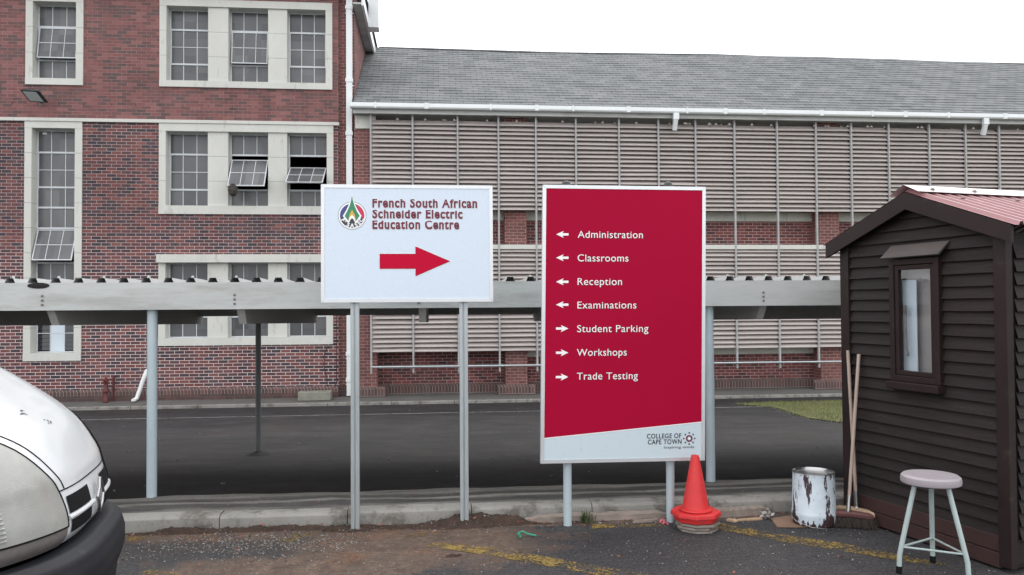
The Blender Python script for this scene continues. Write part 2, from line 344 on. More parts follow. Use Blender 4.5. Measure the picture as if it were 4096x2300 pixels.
# peeling white paint over brown tin
k = N('peeling white tin paint'); v1 = k.noise(17, 5, .62, stretch=(1, 1, .28)); v2 = k.noise(60, 3, .7)
x, y, z = k.xyz(); zz = k.math('SUBTRACT', .10, z)
th = k.math('ADD', v1, k.math('MULTIPLY', k.math('MAXIMUM', k.math('MULTIPLY', zz, 2.2), 0.0), 1.0))
pk = k.ramp(k.math('ADD', th, k.math('MULTIPLY', k.math('SUBTRACT', v2, .5), .12)), [(.580, 0.0), (.600, 1.0)])
v3 = k.ramp(k.math('ADD', k.noise(34, 4, .65, stretch=(1, 1, .09)), k.math('MULTIPLY', k.math('SUBTRACT', v2, .5), .2)), [(.595, 0.0), (.62, 1.0)]); pk = k.math('MAXIMUM', pk, v3)
v4 = k.ramp(k.math('ADD', k.noise(75, 3, .7), k.math('MULTIPLY', k.math('SUBTRACT', z, .36), 1.2)), [(.62, 0.0), (.65, 1.0)]); pk = k.math('MAXIMUM', pk, v4)
k.col(k.mix(pk, k.ramp(k.noise(7, 4), [(.3, (.52, .60, .66)), (.7, (.66, .74, .80))]), (.055, .030, .032))); k.set(rough=.45); k.bump(k.math('MULTIPLY', pk, -1.0), .5, .004); M_tin = k.m

def blob(k, cx, cy, rx, ry, wob, amt=.9, hard=.35):
    """soft edged stain of its own shape on the ground, 1 inside"""
    x, y, z = k.xyz()
    dx = k.math('DIVIDE', k.math('SUBTRACT', x, cx), rx); dy = k.math('DIVIDE', k.math('SUBTRACT', y, cy), ry)
    d = k.math('SQRT', k.math('ADD', k.math('MULTIPLY', dx, dx), k.math('MULTIPLY', dy, dy)))
    d = k.math('ADD', d, k.math('MULTIPLY', k.math('SUBTRACT', wob, .5), amt*2))
    return k.ramp(d, [(1-hard if hard < 1 else 0, 1.0), (1.0, 0.0)])
k = N('parking asphalt with soil stains')
n1 = k.noise(1.2, 6, .65); n2 = k.noise(9, 5, .7); n3 = k.noise(75, 3, .75)
base = k.ramp(k.math('ADD', k.math('MULTIPLY', n1, .5), k.math('MULTIPLY', n2, .5)), [(.3, (.034, .033, .036)), (.7, (.070, .067, .068))])
base = k.mix(.9, base, k.ramp(n3, [(.3, .2), (.5, .8), (.7, 2.0)]), 'MULTIPLY'); n4 = k.noise(26, 4, .8); base = k.mix(.8, base, k.ramp(n4, [(.3, .45), (.55, 1.0), (.75, 1.7)]), 'MULTIPLY')
vo = k.t.nodes.new('ShaderNodeTexVoronoi'); vo.inputs['Scale'].default_value = 120; k.t.links.new(k.obj, vo.inputs['Vector'])
sp = k.ramp(vo.outputs['Distance'], [(0.12, 1.0), (.2, 0.0)]); spm = k.math('MULTIPLY', sp, k.ramp(k.noise(3.3, 4, .7), [(.45, 0.0), (.7, .7)]))
base = k.mix(spm, base, (.30, .29, .28))
wob = k.noise(3.5, 7, .72)
dirt = k.math('MAXIMUM', k.math('MAXIMUM', blob(k, -.12, 5.60, 1.15, .66, wob), blob(k, -1.1, 5.95, 1.3, .22, wob)), k.math('MAXIMUM', blob(k, -.8, 5.15, 1.0, .35, wob, 1.2), blob(k, 1.0, 6.0, 2.4, .13, wob)))
dc = k.ramp(k.noise(7, 6, .7), [(.25, (.055, .038, .030)), (.5, (.13, .090, .068)), (.75, (.21, .145, .108))])
dc = k.mix(k.ramp(k.noise(2.3, 3, .6), [(.54, 0.0), (.72, .6)]), dc, (.20, .085, .038)); dc = k.mix(.7, dc, k.ramp(n4, [(.3, .5), (.55, 1.0), (.75, 1.5)]), 'MULTIPLY')
cc = k.mix(k.math('MULTIPLY', dirt, k.ramp(k.noise(24, 4, .75), [(.3, .45), (.6, 1.0)])), base, dc)
k.col(cc); k.set(rough=.85, spec=.3); k.bump(k.math('ADD', k.math('ADD', k.math('MULTIPLY', n3, .6), k.math('MULTIPLY', n2, .6)), n4), .8, .012); M_parking = k.m
k = N('dark tarmac'); n1 = k.noise(.5, 5, .65, stretch=(.4, 1, 1)); n2 = k.noise(80, 3, .7); n3 = k.noise(4, 5, .7, stretch=(.3, 1.4, 1))
c0 = k.ramp(k.math('ADD', k.math('MULTIPLY', n1, .6), k.math('MULTIPLY', n3, .4)), [(.35, (.015, .0145, .0155)), (.65, (.029, .0275, .0285))])
c0 = k.mix(.85, c0, k.ramp(k.noise(3.2, 8, .78, stretch=(.45, .8, 1)), [(.36, .5), (.5, .95), (.64, 1.7)]), 'MULTIPLY'); c0 = k.mix(.5, c0, k.ramp(k.noise(.8, 4, .6, stretch=(.2, 1.2, 1)), [(.42, .6), (.47, 1.0), (.55, 1.05), (.6, 1.4)]), 'MULTIPLY'); c0 = k.mix(.85, c0, k.ramp(k.noise(28, 4, .8), [(.3, .4), (.5, .9), (.7, 1.7)]), 'MULTIPLY'); ck = k.t.nodes.new('ShaderNodeTexVoronoi'); ck.feature = 'DISTANCE_TO_EDGE'; ck.inputs['Scale'].default_value = .45; wv = k.n('ShaderNodeVectorMath', operation='ADD'); nz = k.t.nodes.new('ShaderNodeTexNoise'); nz.inputs['Scale'].default_value = 2; k.t.links.new(k.obj, nz.inputs['Vector']); k.t.links.new(k.obj, wv.inputs[0]); k.t.links.new(nz.outputs['Color'], wv.inputs[1]); k.t.links.new(wv.outputs[0], ck.inputs['Vector'])
c0 = k.mix(k.ramp(ck.outputs['Distance'], [(.004, .6), (.012, 0.0)]), c0, (.012, .012, .012))
c0 = k.mix(k.ramp(k.noise(.9, 5, .7, stretch=(.5, 1, 1)), [(.52, 0.0), (.72, .5)]), c0, (.038, .026, .022)); k.col(c0); k.set(rough=.8, spec=.35); k.bump(n2, .4, .006); M_tarmac = k.m
k = N('patched island surface'); x, y, z = k.xyz(); n1 = k.noise(3.0, 5, .6, stretch=(.35, .6, 1)); n2 = k.noise(70, 3, .7); n5 = k.noise(9, 5, .7, stretch=(.25, 1.2, 1))
yb = k.math('ADD', k.math('DIVIDE', k.math('SUBTRACT', y, 6.2), .49), k.math('MULTIPLY', k.math('SUBTRACT', n1, .5), .55))
c0 = k.ramp(yb, [(.0, (.20, .19, .172)), (.14, (.16, .153, .14)), (.22, (.075, .073, .070)), (.40, (.085, .082, .077)), (.46, (.22, .21, .19)), (.53, (.20, .19, .17)), (.58, (.070, .068, .064)), (.72, (.085, .08, .075)), (.80, (.17, .163, .15)), (1.0, (.14, .133, .12))])
c0 = k.mix(.75, c0, k.ramp(n5, [(.3, .45), (.5, .95), (.7, 1.4)]), 'MULTIPLY'); c0 = k.mix(.6, c0, k.ramp(n2, [(.3, .5), (.7, 1.3)]), 'MULTIPLY')
k.col(c0); k.set(rough=.9, spec=.2); k.bump(k.math('ADD', n1, k.math('MULTIPLY', n2, .4)), .5, .01); M_island = k.m
M_pave = mat('grey pavement', (.12, .116, .108), .9, .22, 1.5, 40, .2, .004, spec=.2, dirt=((.10, .095, .085), 2, .55, .6))
M_earth = mat('far ground', (.11, .105, .09), .95, .2, .1, 4, 0)
def worn_paint(name, c, thr):
    k = N(name); a = k.noise(55, 4, .75); b = k.noise(4, 4, .7); f = k.math('ADD', k.math('MULTIPLY', a, .6), k.math('MULTIPLY', b, .4))
    al = k.ramp(f, [(thr, 0.0), (thr+.03, 1.0)])
    k.col(k.ramp(k.noise(12, 5, .7), [(.3, tuple(v*.55 for v in c)), (.65, c)])); k.set(rough=.85, alpha=al, spec=.2); return k.m
M_yellow = worn_paint('worn yellow paint', (.28, .195, .062), .50)
M_yellow_faint = worn_paint('nearly gone yellow paint', (.26, .16, .05), .525)
M_whiteline = worn_paint('worn white paint', (.50, .49, .47), .46)
k = N('soil heap'); n1 = k.noise(14, 6, .75); n2 = k.noise(90, 3, .7); k.col(k.ramp(k.math('ADD', k.math('MULTIPLY', n1, .6), k.math('MULTIPLY', n2, .4)), [(.3, (.036, .025, .021)), (.55, (.080, .055, .043)), (.75, (.135, .096, .075))]))
k.set(rough=.95, spec=.15); k.bump(k.math('ADD', n1, n2), .9, .02); M_soil = k.m
M_grass = mat('grass blade', (.15, .175, .05), .7, .35, .8, 30, 0, dirt=((.20, .17, .085), 1.2, .52, .6))
M_turf = mat('turf soil', (.10, .10, .04), .95, .3, 3, 30, .3)
M_weed = mat('weed leaf', (.07, .10, .035), .7, .3, 9, 30, 0)
k = N('mixed stone chips'); vc = k.t.nodes.new('ShaderNodeTexVoronoi'); vc.inputs['Scale'].default_value = 90; k.t.links.new(k.obj, vc.inputs['Vector']); sv = k.t.nodes.new('ShaderNodeSeparateXYZ'); k.t.links.new(vc.outputs['Color'], sv.inputs[0])
k.col(k.ramp(sv.outputs[0], [(0, (.05, .048, .048)), (.45, (.11, .105, .10)), (.6, (.10, .055, .035)), (.78, (.20, .19, .18)), (.93, (.42, .41, .39))])); k.set(rough=.85, spec=.2); M_chip = k.m
M_leaf = mat('dry red brown leaf', (.20, .075, .05), .8, .4, 12, 60, 0)
M_cable = mat('dark red cable', (.06, .015, .015), .6, .2, 5, 30, 0)

# ================================================================= GROUND
FY0, FZ0, FS = 10.75, -.275, -.0509           # carport floor falls gently towards the buildings
def floor_z(y): return FZ0+FS*(y-FY0)
b = MB(); b.quad((-600, -600, -1.3), (600, -600, -1.3), (600, 900, -1.3), (-600, 900, -1.3)); struct(b, 'ground', M_earth)
b = MB(); b.grid(lambda u, v: (-40+80*u, -40+46.09*v, 0), 1, 1); struct(b, 'parking_ground', M_parking)
b = MB(); b.quad((-60, 6.60, floor_z(6.6)), (60, 6.60, floor_z(6.6)), (60, 19.62, floor_z(19.62)), (-60, 19.62, floor_z(19.62)))
b.quad((-60, 19.62, floor_z(19.62)), (60, 19.62, floor_z(19.62)), (60, 60, -.9), (-60, 60, -.9)); struct(b, 'road', M_tarmac)
# kerb and island
b = MB(); x = -20.0; r = random.Random(3)
edges = [-20+1.0*i for i in range(12)]+[-8.0+.92*i for i in range(18)]+[8.6+1.0*i for i in range(12)]
prof = [(6.085, -.05), (6.082, .06), (6.088, .085), (6.105, .102), (6.13, .108), (6.22, .109), (6.22, -.05)]
for a, c in zip(edges, edges[1:]):
    dz, dy = r.uniform(-.004, .004), r.uniform(-.004, .004)
    b.prism(prof, lambda p, q, d: (d, p+dy, q+dz), a+.003, c-.003)
struct(b, 'kerb', M_conc_kerb, smooth=30)
b = MB(); r = random.Random(5); nx = 160
def isl(u, v):
    xx = -20+40*u; y = 6.215+(6.69-6.215)*v
    if v > .9: y += .02*sin(xx*3.1)+.012*sin(xx*11.3)+.01*sin(xx*5.7+1)
    return (xx, y, .107+.012*v+.004*sin(xx*4+v*9)*(0 if v < .05 else 1))
b.grid(isl, 400, 8)
n = len(b.v); b.grid(lambda u, v: (isl(u, 1)[0], isl(u, 1)[1]+.01*v, isl(u, 1)[2]*(1-v)+(-.15)*v), 400, 1)
struct(b, 'traffic_island', M_island, smooth=True)
# far pavement and kerb line
b = MB(); b.quad((-60, 19.60, -.665), (60, 19.60, -.665), (60, 21.3, -.585), (-60, 21.3, -.585)); struct(b, 'pavement', M_pave)
b = MB(); x = -40.0
while x < 40: b.box(x, x+1.49, 19.48, 19.602, -.9, -.648); x += 1.5
struct(b, 'pavement_kerb', M_conc_kerb, bevel=.012)
# painted lines
b = MB(); yl = 16.75
for i in range(60):
    xa = -24+.6*i; w = .03
    b.quad((xa, yl+.035*(xa)*0-w, floor_z(yl-w)+.004), (xa+.6, yl-w, floor_z(yl-w)+.004), (xa+.6, yl+w, floor_z(yl+w)+.004), (xa, yl+w, floor_z(yl+w)+.004))
struct(b, 'white_line', M_whiteline)
def stripe(name, pts, m):
    b = MB(); b.add([(p[0], p[1], .004) for p in pts], [tuple(range(len(pts)))]); return struct(b, name, m)
stripe('yellow_line', [(.0, 5.60), (.30, 5.46), (.60, 5.27), (.92, 5.02), (1.25, 4.78), (1.75, 4.42), (1.60, 4.33), (1.12, 4.68), (.78, 4.93), (.46, 5.17), (.18, 5.36), (-.06, 5.50)], M_yellow)
stripe('yellow_line', [(-.07, 5.87), (.10, 5.90), (.12, 5.82), (-.05, 5.76), (-.2, 5.70), (-.24, 5.76)], M_yellow_faint)
stripe('yellow_line', [(1.16, 5.90), (1.62, 5.85), (1.70, 5.85), (1.68, 5.77), (1.60, 5.775), (1.14, 5.79)], M_yellow)
stripe('yellow_line', [(2.10, 5.84), (2.40, 5.50), (2.74, 5.24), (3.05, 4.87), (3.17, 4.74), (3.07, 4.70), (2.62, 5.10), (2.33, 5.34), (2.04, 5.66), (2.0, 5.80)], M_yellow)
stripe('yellow_line', [(-1.13, 5.80), (-.86, 5.98), (-.82, 5.90), (-1.0, 5.70)], M_yellow)
stripe('yellow_line', [(-2.2, 6.0), (-2.02, 5.97), (-2.05, 5.84), (-2.25, 5.86)], M_yellow_faint)
stripe('yellow_line', [(-1.70, 5.98), (-1.56, 5.96), (-1.58, 5.88), (-1.75, 5.90)], M_yellow_faint)
stripe('yellow_line', [(-1.76, 5.22), (-1.52, 5.10), (-1.2, 4.93), (-1.28, 4.87), (-1.58, 5.01), (-1.80, 5.13)], M_yellow)
# soil along the kerb and round the sign posts
def soil_h(x, y, r):
    h = -.012
    for cx, cy, rx, ry, hh in ((.26, 6.03, .30, .12, .085), (-.06, 6.0, .4, .14, .02), (-.62, 5.98, .34, .14, .022), (-1.1, 6.04, .5, .05, .018), (-1.8, 6.04, .5, .05, .022), (.58, 6.02, .2, .08, .05), (1.05, 5.98, .5, .07, .02), (.13, 5.27, .10, .045, .03), (-1.5, 6.04, 1.2, .05, .03)):
        d = ((x-cx)/rx)**2+((y-cy)/ry)**2; h += hh*math.exp(-d*1.6)
    return h
r = random.Random(11); b = MB(); NX, NY = 260, 70
from mathutils import noise as mnoise
def fbm(x, y): return mnoise.fractal(Vector((x*9, y*9, 3.1)), .8, 2.1, 5)
vals = [[r.gauss(0, 1) for i in range(NX+1)] for j in range(NY+1)]
def soil(u, v):
    x, y = -2.6+4.5*u, 5.15+.93*v; h = soil_h(x, y, r); g = vals[round(v*NY)][round(u*NX)]
    return (x+g*.002, y, h-.003+max(0, h+.012)*(.05*g+.35*fbm(x, y))+.0012*g+.006*fbm(x*2.3, y*2.3))
b.grid(soil, NX, NY); tag(b.build('soil', M_soil, smooth=60), kind='stuff')
# loose stone chips and leaves
r = random.Random(21); b = MB()
for i in range(9000):
    x = r.uniform(-2.4, 3.4); y = r.uniform(3.9, 6.07) if r.random() < .7 else r.gauss(5.95, .08)
    if r.random() < .45: x, y = r.gauss(-1.35, .45), r.gauss(5.72, .22)
    if mnoise.noise(Vector((x*2.2, y*2.2, 0))) < -.05 and r.random() < .8: continue
    if y > 6.07: continue
    s = r.uniform(.0018, .0050)*(2.0 if r.random() < .04 else 1); a = r.uniform(0, pi)
    b.obox((x, y, s*.35+max(0, soil_h(x, y, r))), (s*cos(a), s*sin(a), 0), (-s*.6*sin(a), s*.6*cos(a), 0), (0, 0, s*.4))
for i in range(130):
    x = r.uniform(-7, 8); y = r.uniform(6.9, 19); s = r.uniform(.006, .016); a = r.uniform(0, pi)
    b.obox((x, y, floor_z(y)+s*.3), (s*cos(a), s*sin(a), 0), (-s*.5*sin(a), s*.5*cos(a), 0), (0, 0, s*.3))
tag(b.build('stone_chips', M_chip), kind='stuff')
b = MB()
for i in range(260):
    x = r.uniform(-2.4, 3.0); y = min(6.06, r.gauss(5.98, .06)) if r.random() < .75 else r.uniform(4.6, 6.0)
    if r.random() < .12: y = r.uniform(6.1, 6.6)
    s = r.uniform(.006, .02); a = r.uniform(0, 2*pi); z = (.118 if y > 6.09 else max(0, soil_h(x, y, r)))+r.uniform(.004, .014)
    d = Vector((cos(a)*s, sin(a)*s, r.uniform(-.3, .3)*s)); e = Vector((-sin(a)*s*.4, cos(a)*s*.4, r.uniform(-.3, .3)*s)); c = Vector((x, y, z))
    b.add([c-d, c+e, c+d, c-e], [(0, 1, 2), (0, 2, 3)])
tag(b.build('dry_leaves', M_leaf), kind='stuff')
# grass verge
gp = [(6.75, 17.55), (7.6, 17.85), (9.6, 18.1), (18, 18.3), (18, 11.0), (7.6, 11.8), (6.95, 12.7), (6.72, 13.9), (7.0, 15.4), (7.2, 16.5), (6.9, 17.2)]
b = MB(); b.add([(p[0], p[1], floor_z(p[1])+.012) for p in gp], [tuple(range(len(gp)))]); struct(b, 'grass_verge', M_turf)
def inside(x, y):
    c = False; j = len(gp)-1
    for i in range(len(gp)):
        if (gp[i][1] > y) != (gp[j][1] > y) and x < (gp[j][0]-gp[i][0])*(y-gp[i][1])/(gp[j][1]-gp[i][1])+gp[i][0]: c = not c
        j = i
    return c
r = random.Random(31); b = MB(); cnt = 0
while cnt < 26000:
    x, y = r.uniform(6.4, 12.5), r.uniform(11.5, 18.4)
    if not inside(x+r.gauss(0, .10), y+r.gauss(0, .10)): continue
    cnt += 1; h = r.uniform(.02, .06); a = r.uniform(0, 2*pi); w = .007; z = floor_z(y); l = r.uniform(0, .04)
    c = Vector((x, y, z)); d = Vector((cos(a)*w, sin(a)*w, 0)); t = c+Vector((sin(a)*l, cos(a)*l, h)); b.add([c-d, c+d, t], [(0, 1, 2)])
tag(b.build('grass', M_grass, recalc=False), kind='stuff')

# ================================================================= BRICK BUILDING (left)
A = 20.5
bld = thing('brick_building', 'red brick school building with cast stone window surrounds and steel windows, on the left', 'building', (-9, A, -.63))
BO = (-9, A, -.63)
def amb(): return MB(BO)
XL, XR = -17.0, -2.36
triples = [(-6.71, -2.51, 7.10, 9.30, 'top'), (-6.715, -2.485, 3.945, 6.19, 'mid'), (-6.715, -2.50, .70, 2.945, 'low')]
narrows = [(-9.85, -8.51, 7.09, 9.34), (-9.855, -8.52, .367, 6.19)]
holes = [(a, b_, c, d) for a, b_, c, d, _ in triples]+narrows
# a further pair of bays beyond the left edge of the picture
holes_far = [(-16.2, -12.0, 7.10, 9.30), (-16.2, -12.0, 3.945, 6.19), (-16.2, -12.0, .70, 2.945)]
def clip(hs, z0, z1): return [(a, b_, max(c, z0), min(d, z1)) for a, b_, c, d in hs if c < z1 and d > z0]
w = amb(); w.wall(XL, XR, 6.23, 9.75, A, clip(holes, 6.23, 9.75), .3)
w.quad((XR, A, 6.23), (XR, A+.12, 6.23), (XR, A+.12, 9.75), (XR, A, 9.75)); w.build('upper_wall', M_brick_up, bld)
w = amb(); w.wall(XL, XR, -.64, 6.23, A, clip(holes, -.64, 6.23), .3)
w.quad((XR, A, -.64), (XR, A+.12, -.64), (XR, A+.12, 6.23), (XR, A, 6.23)); w.build('lower_wall', M_brick_lo, bld)
w = amb(); w.quad((XR, A+.12, -.64), (-1.97, A+.12, -.64), (-1.97, A+.12, 9.75), (XR, A+.12, 9.75)); w.build('corner_pier', M_brick_pier, bld)
w = amb(); w.quad((-1.97, A+.12, -.64), (-1.97, 29, -.64), (-1.97, 29, 9.75), (-1.97, A+.12, 9.75))
w.quad((-1.97, 29, -.64), (XL, 29, -.64), (XL, 29, 9.75), (-1.97, 29, 9.75)); w.quad((XL, 29, -.64), (XL, A, -.64), (XL, A, 9.75), (XL, 29, 9.75)); w.build('side_wall', M_brick_up, bld)
w = amb(); w.box(XL, XR, A-.05, A, -.66, -.50); w.build('plinth', M_plinth, bld)
w = amb(); w.prism([(A-.05, -.50), (A-.05, -.40), (A-.001, -.345), (A-.001, -.50)], lambda p, q, d: (d, p, q), XL, XR); w.build('soldier_course', M_soldier, bld)
w = amb(); w.box(XR+.001, -1.93, A+.06, A+.118, -.66, -.36); w.build('pier_plinth', M_plinth, bld)
w = amb(); w.box(XL, XR+.02, A-.06, A+.02, 6.192, 6.275); w.build('string_course', M_stone, bld, bevel=.008)
# weep slots above the string course
r = random.Random(2)
for i in range(14): xx = -10.2+i*.58+r.uniform(-.05, .05); w = amb(); w.box(xx, xx+.012, A-.002, A+.01, 6.60, 6.66); w.build('weep_slot', M_dark, bld)
for i in range(9): xx = -6.9+i*.48+r.uniform(-.1, .1); w = amb(); w.box(xx, xx+.012, A-.002, A+.01, 3.16, 3.225); w.build('weep_slot', M_dark, bld)

FR = A+.27       # plane of the steel windows
def casement(name_parent, x0, x1, zs, sash=None, cols=3, louvre=False):
    """steel window filling x0..x1: zs = list of transom heights; sash = (row, z_top, angle_deg, height)"""
    f = amb(); t = .028
    z0, z1 = zs[0], zs[-1]
    f.box(x0, x0+t, FR-.02, FR+.02, z0, z1); f.box(x1-t, x1, FR-.02, FR+.02, z0, z1)
    f.box(x0+t, x1-t, FR-.02, FR+.02, z0, z0+t); f.box(x0+t, x1-t, FR-.02, FR+.02, z1-t, z1)
    for z in zs[1:-1]: f.box(x0+t, x1-t, FR-.026, FR+.02, z-.022, z+.022)
    panes = []
    for i, (a, c) in enumerate(zip(zs, zs[1:])):
        a2 = a+(t if i == 0 else .022); c2 = c-(t if i == len(zs)-2 else .022)
        opened = [s for s in (sash or []) if s[0] == i]
        if opened: continue
        big = c-a > .75
        for k in range(1, cols): xx = x0+(x1-x0)*k/cols; f.box(xx-.009, xx+.009, FR-.014, FR+.012, a2, c2)
        if big:
            zm = (a+c)/2
            for k in range(cols):
                xa = x0+(x1-x0)*k/cols+(.009 if k else t); xb = x0+(x1-x0)*(k+1)/cols-(.009 if k < cols-1 else t)
                f.box(xa, xb, FR-.014, FR+.012, zm-.009, zm+.009)
            # casement frame standing proud of the fixed frame
            f.box(x0+t, x0+t+.022, FR-.034, FR-.0205, a2, c2); f.box(x1-t-.022, x1-t, FR-.034, FR-.0205, a2, c2)
        if louvre and i == 0: continue
        glass = amb(); panes.append(glass); glass.quad((x0+t, FR, a2), (x1-t, FR, a2), (x1-t, FR, c2), (x0+t, FR, c2))
    fo = f.build('window', M_steel_win, bld)
    for glass in panes: glass.build('pane', M_glass, fo)
    for s in (sash or []):
        i, zt, ang, h = s; an = radians(ang); xa, xb = x0+t+.012, x1-t-.012
        P = lambda u, v, d=0: (xa+(xb-xa)*u, FR-.036-sin(an)*h*v-cos(an)*d, zt-cos(an)*h*v-sin(an)*d*-1*0 + sin(an)*d)
        sh = amb(); ux = Vector((1, 0, 0)); dv = Vector((0, -sin(an), -cos(an))); nn = Vector((0, -cos(an), sin(an)))
        O = Vector((xa, FR-.036, zt)); W = xb-xa
        def bar(u0, u1, v0, v1, th=.014):
            sh.obox(O+ux*((u0+u1)/2)+dv*((v0+v1)/2), ux*((u1-u0)/2), dv*((v1-v0)/2), nn*th)
        bar(0, W, 0, .024); bar(0, W, h-.024, h); bar(0, .024, .024, h-.024); bar(W-.024, W, .024, h-.024)
        for k in range(1, cols): bar(W*k/cols-.007, W*k/cols+.007, .024, h-.024, .010)
        for k in range(cols): bar(W*k/cols+.012, W*(k+1)/cols-.012, h/2-.009, h/2+.009, .010)
        so_ = sh.build('open_sash', M_steel_win, fo)
        gg = amb(); q = [O+ux*.02+dv*.02, O+ux*(W-.02)+dv*.02, O+ux*(W-.02)+dv*(h-.02), O+ux*.02+dv*(h-.02)]; gg.quad(*q); gg.build('sash_pane', M_glass, fo)
    return fo

def surround(x0, x1, z0, z1, head, sill, jl, jr, piers, canopy=False):
    """stone frame of a window opening with piers between the lights; returns the clear openings"""
    s = amb(); y0, y1 = A-.03, A+.26; g = .003; xi0, xi1 = x0+jl, x1-jr; zi0, zi1 = z0+sill, z1-head
    if canopy: s.box(x0-.02, x1+.02, A-.13, y1, zi1, z1)
    else: s.box(x0, x1, y0-.006, y1, zi1, z1)
    s.box(x0, x1, y0-.012, y1, z0, zi0)
    nb = max(2, round((zi1-zi0)/.62)); H = (zi1-zi0)/nb
    for k in range(nb):
        a, c = zi0+H*k+g, zi0+H*(k+1)-(g if k < nb-1 else 0)
        s.box(x0, xi0, y0, y1, a, c); s.box(xi1, x1, y0, y1, a, c)
        for p0, p1 in piers: s.box(p0, p1, A+.01, y1, a, c)
    s.box(x0+.01, x1-.01, A+.04, A+.05, zi0-.001, zi0+.0)  # joint backing
    s.build('window_surround', M_stone, bld, bevel=.006, seg=1)
    xs = [xi0]+[v for p in piers for v in p]+[xi1]
    return [(xs[i], xs[i+1]) for i in range(0, len(xs), 2)], zi0, zi1
P3 = [(-5.555, -5.065), (-4.095, -3.63)]
op, a, c = surround(-6.71, -2.51, 7.10, 9.30, .18, .16, .165, .165, P3)
for i, (xa, xb) in enumerate(op): casement(bld, xa, xb, [a, 7.745, 8.61, c], sash=[(1, 8.585, 7, .83)] if i == 1 else None)
op, a, c = surround(-6.715, -2.485, 3.945, 6.19, .19, .21, .165, .165, P3)
for i, (xa, xb) in enumerate(op): casement(bld, xa, xb, [a, 4.585, 5.47, c], sash=[None, [(1, 5.34, 33, .86)], [(1, 5.16, 56, .86)]][i])
op, a, c = surround(-6.715, -2.50, .70, 2.945, .20, .185, .165, .165, P3, canopy=True)
for i, (xa, xb) in enumerate(op): casement(bld, xa, xb, [a, 1.40, 2.25, c])
op, a, c = surround(-9.85, -8.51, 7.09, 9.34, .20, .16, .165, .17, [])
casement(bld, op[0][0], op[0][1], [a, 7.77, 8.60, c], sash=[(1, 8.57, 10, .80)])
op, a, c = surround(-9.855, -8.52, .367, 6.19, .16, .19, .165, .17, [])
fo = casement(bld, op[0][0], op[0][1], [a, 1.50, 2.12, 2.76, 3.61, 4.12, 4.62, 5.48, c], sash=[(3, 3.57, 22, .83)], louvre=True)
xa, xb = op[0]
for p, q in ((xa+.03, xa+(xb-xa)*.34), (xa+(xb-xa)*.68, xb-.03)):
    g_ = amb()
    for k in range(9): z = a+.05+k*.1; g_.obox(((p+q)/2, FR, z+.05), ((q-p)/2, 0, 0), (0, .007, .047), (0, .002, -.0003))
    g_.build('louvre_glass', M_glass_dark, fo)
g_ = amb(); g_.box(xa+(xb-xa)*.345, xa+(xb-xa)*.675, FR-.005, FR+.005, a+.03, 1.478); g_.build('white_panel', M_blind, fo)
g_ = amb(); g_.box(xa+.12, xa+.22, FR-.008, FR-.002, 5.93, 5.975); g_.build('paper_scrap', M_letter_white, fo)
# eaves along the flank and roof above the picture
w = amb(); w.box(-1.97, -1.76, A-.3, 25.4, 9.20, 9.24); w.build('soffit', M_fascia, bld)
w = amb(); w.box(-1.758, -1.70, A-.3, 25.45, 9.17, 9.42); w.build('fascia_board', M_white_pvc, bld)
w = amb(); w.box(-1.71, -1.43, 21.7, 22.1, 9.14, 10.6); w.build('box_hopper', M_white_pvc, bld, bevel=.01)
w = amb(); w.box(XL-.3, -1.76, A-.35, A-.02, 9.62, 9.75); w.build('eave', M_white_pvc, bld)
w = amb(); w.add([(XL-.3, A-.4, 9.76), (-1.7, A-.4, 9.76), (-1.7, 29.3, 9.76), (XL-.3, 29.3, 9.76), (XL+3, 24.8, 12.6), (-5.5, 24.8, 12.6)], [(0, 1, 5, 4), (1, 2, 5), (2, 3, 4, 5), (3, 0, 4), (0, 3, 2, 1)]); w.build('roof', M_slate, bld)
# square downpipe with joint collars, at the corner
w = amb(); w.box(-2.165, -2.015, A-.06, A+.06, -.60, 9.55)
dp = w.build('downpipe', M_white_pvc, bld, bevel=.012)
w = amb()
for z in (9.2, 7.35, 6.0, 4.6, 3.1, 1.75, .45, -.2): w.box(-2.182, -1.998, A-.075, A+.07, z-.05, z+.05); w.box(-2.20, -1.98, A+.03, A+.06, z-.13, z-.105)
w.build('pipe_collar', M_white_pvc, dp, bevel=.008)
w = amb(); w.tube([(-2.40, A-.02, 2.6), (-2.405, A-.02, 1.0), (-2.41, A-.02, -.25), (-2.47, A-.02, -.36), (-2.52, A-.04, -.44)], .011, 6)
w.tube([(-2.62, A-.015, .66), (-2.72, A-.015, .45), (-2.73, A-.015, .15), (-2.66, A-.015, -.12), (-2.64, A-.015, -.36)], .008, 6); w.build('cable', M_cable, bld, smooth=True)
w = amb(); w.tube([(-1.985, A+.10, 3.0), (-1.985, A+.10, -.5)], .004, 5); w.build('conduit', M_louvre_post, bld)
# fire standpipe, drain pipe
w = amb(); w.lathe([(.075, -.62), (.075, -.55), (.06, -.53), (.055, -.40), (.075, -.38), (.075, -.34), (.05, -.31), (.045, -.17), (.062, -.15), (.062, -.08), (.03, -.05), (.0, -.04)], (-7.86, 20.28, 0), 16)
w.tube([(-7.86, 20.28, -.12), (-7.80, 20.2, -.12)], .035, 10); w.tube([(-7.75, 20.46, -.62), (-7.75, 20.46, .0)], .03, 10)
st = MB(); st.v, st.f, st.o = w.v, w.f, Vector((-7.86, 20.28, -.62)); o = st.build('fire_standpipe', M_red_paint, smooth=True)
tag(o, 'old dark red fire standpipe at the foot of the brick wall', 'standpipe')
w = MB((-7.05, 20.4, -.6)); w.tube([(-6.94, 20.49, .12), (-6.96, 20.40, .10), (-7.02, 20.36, -.1), (-7.15, 20.30, -.55), (-7.20, 20.24, -.585)], .05, 12)
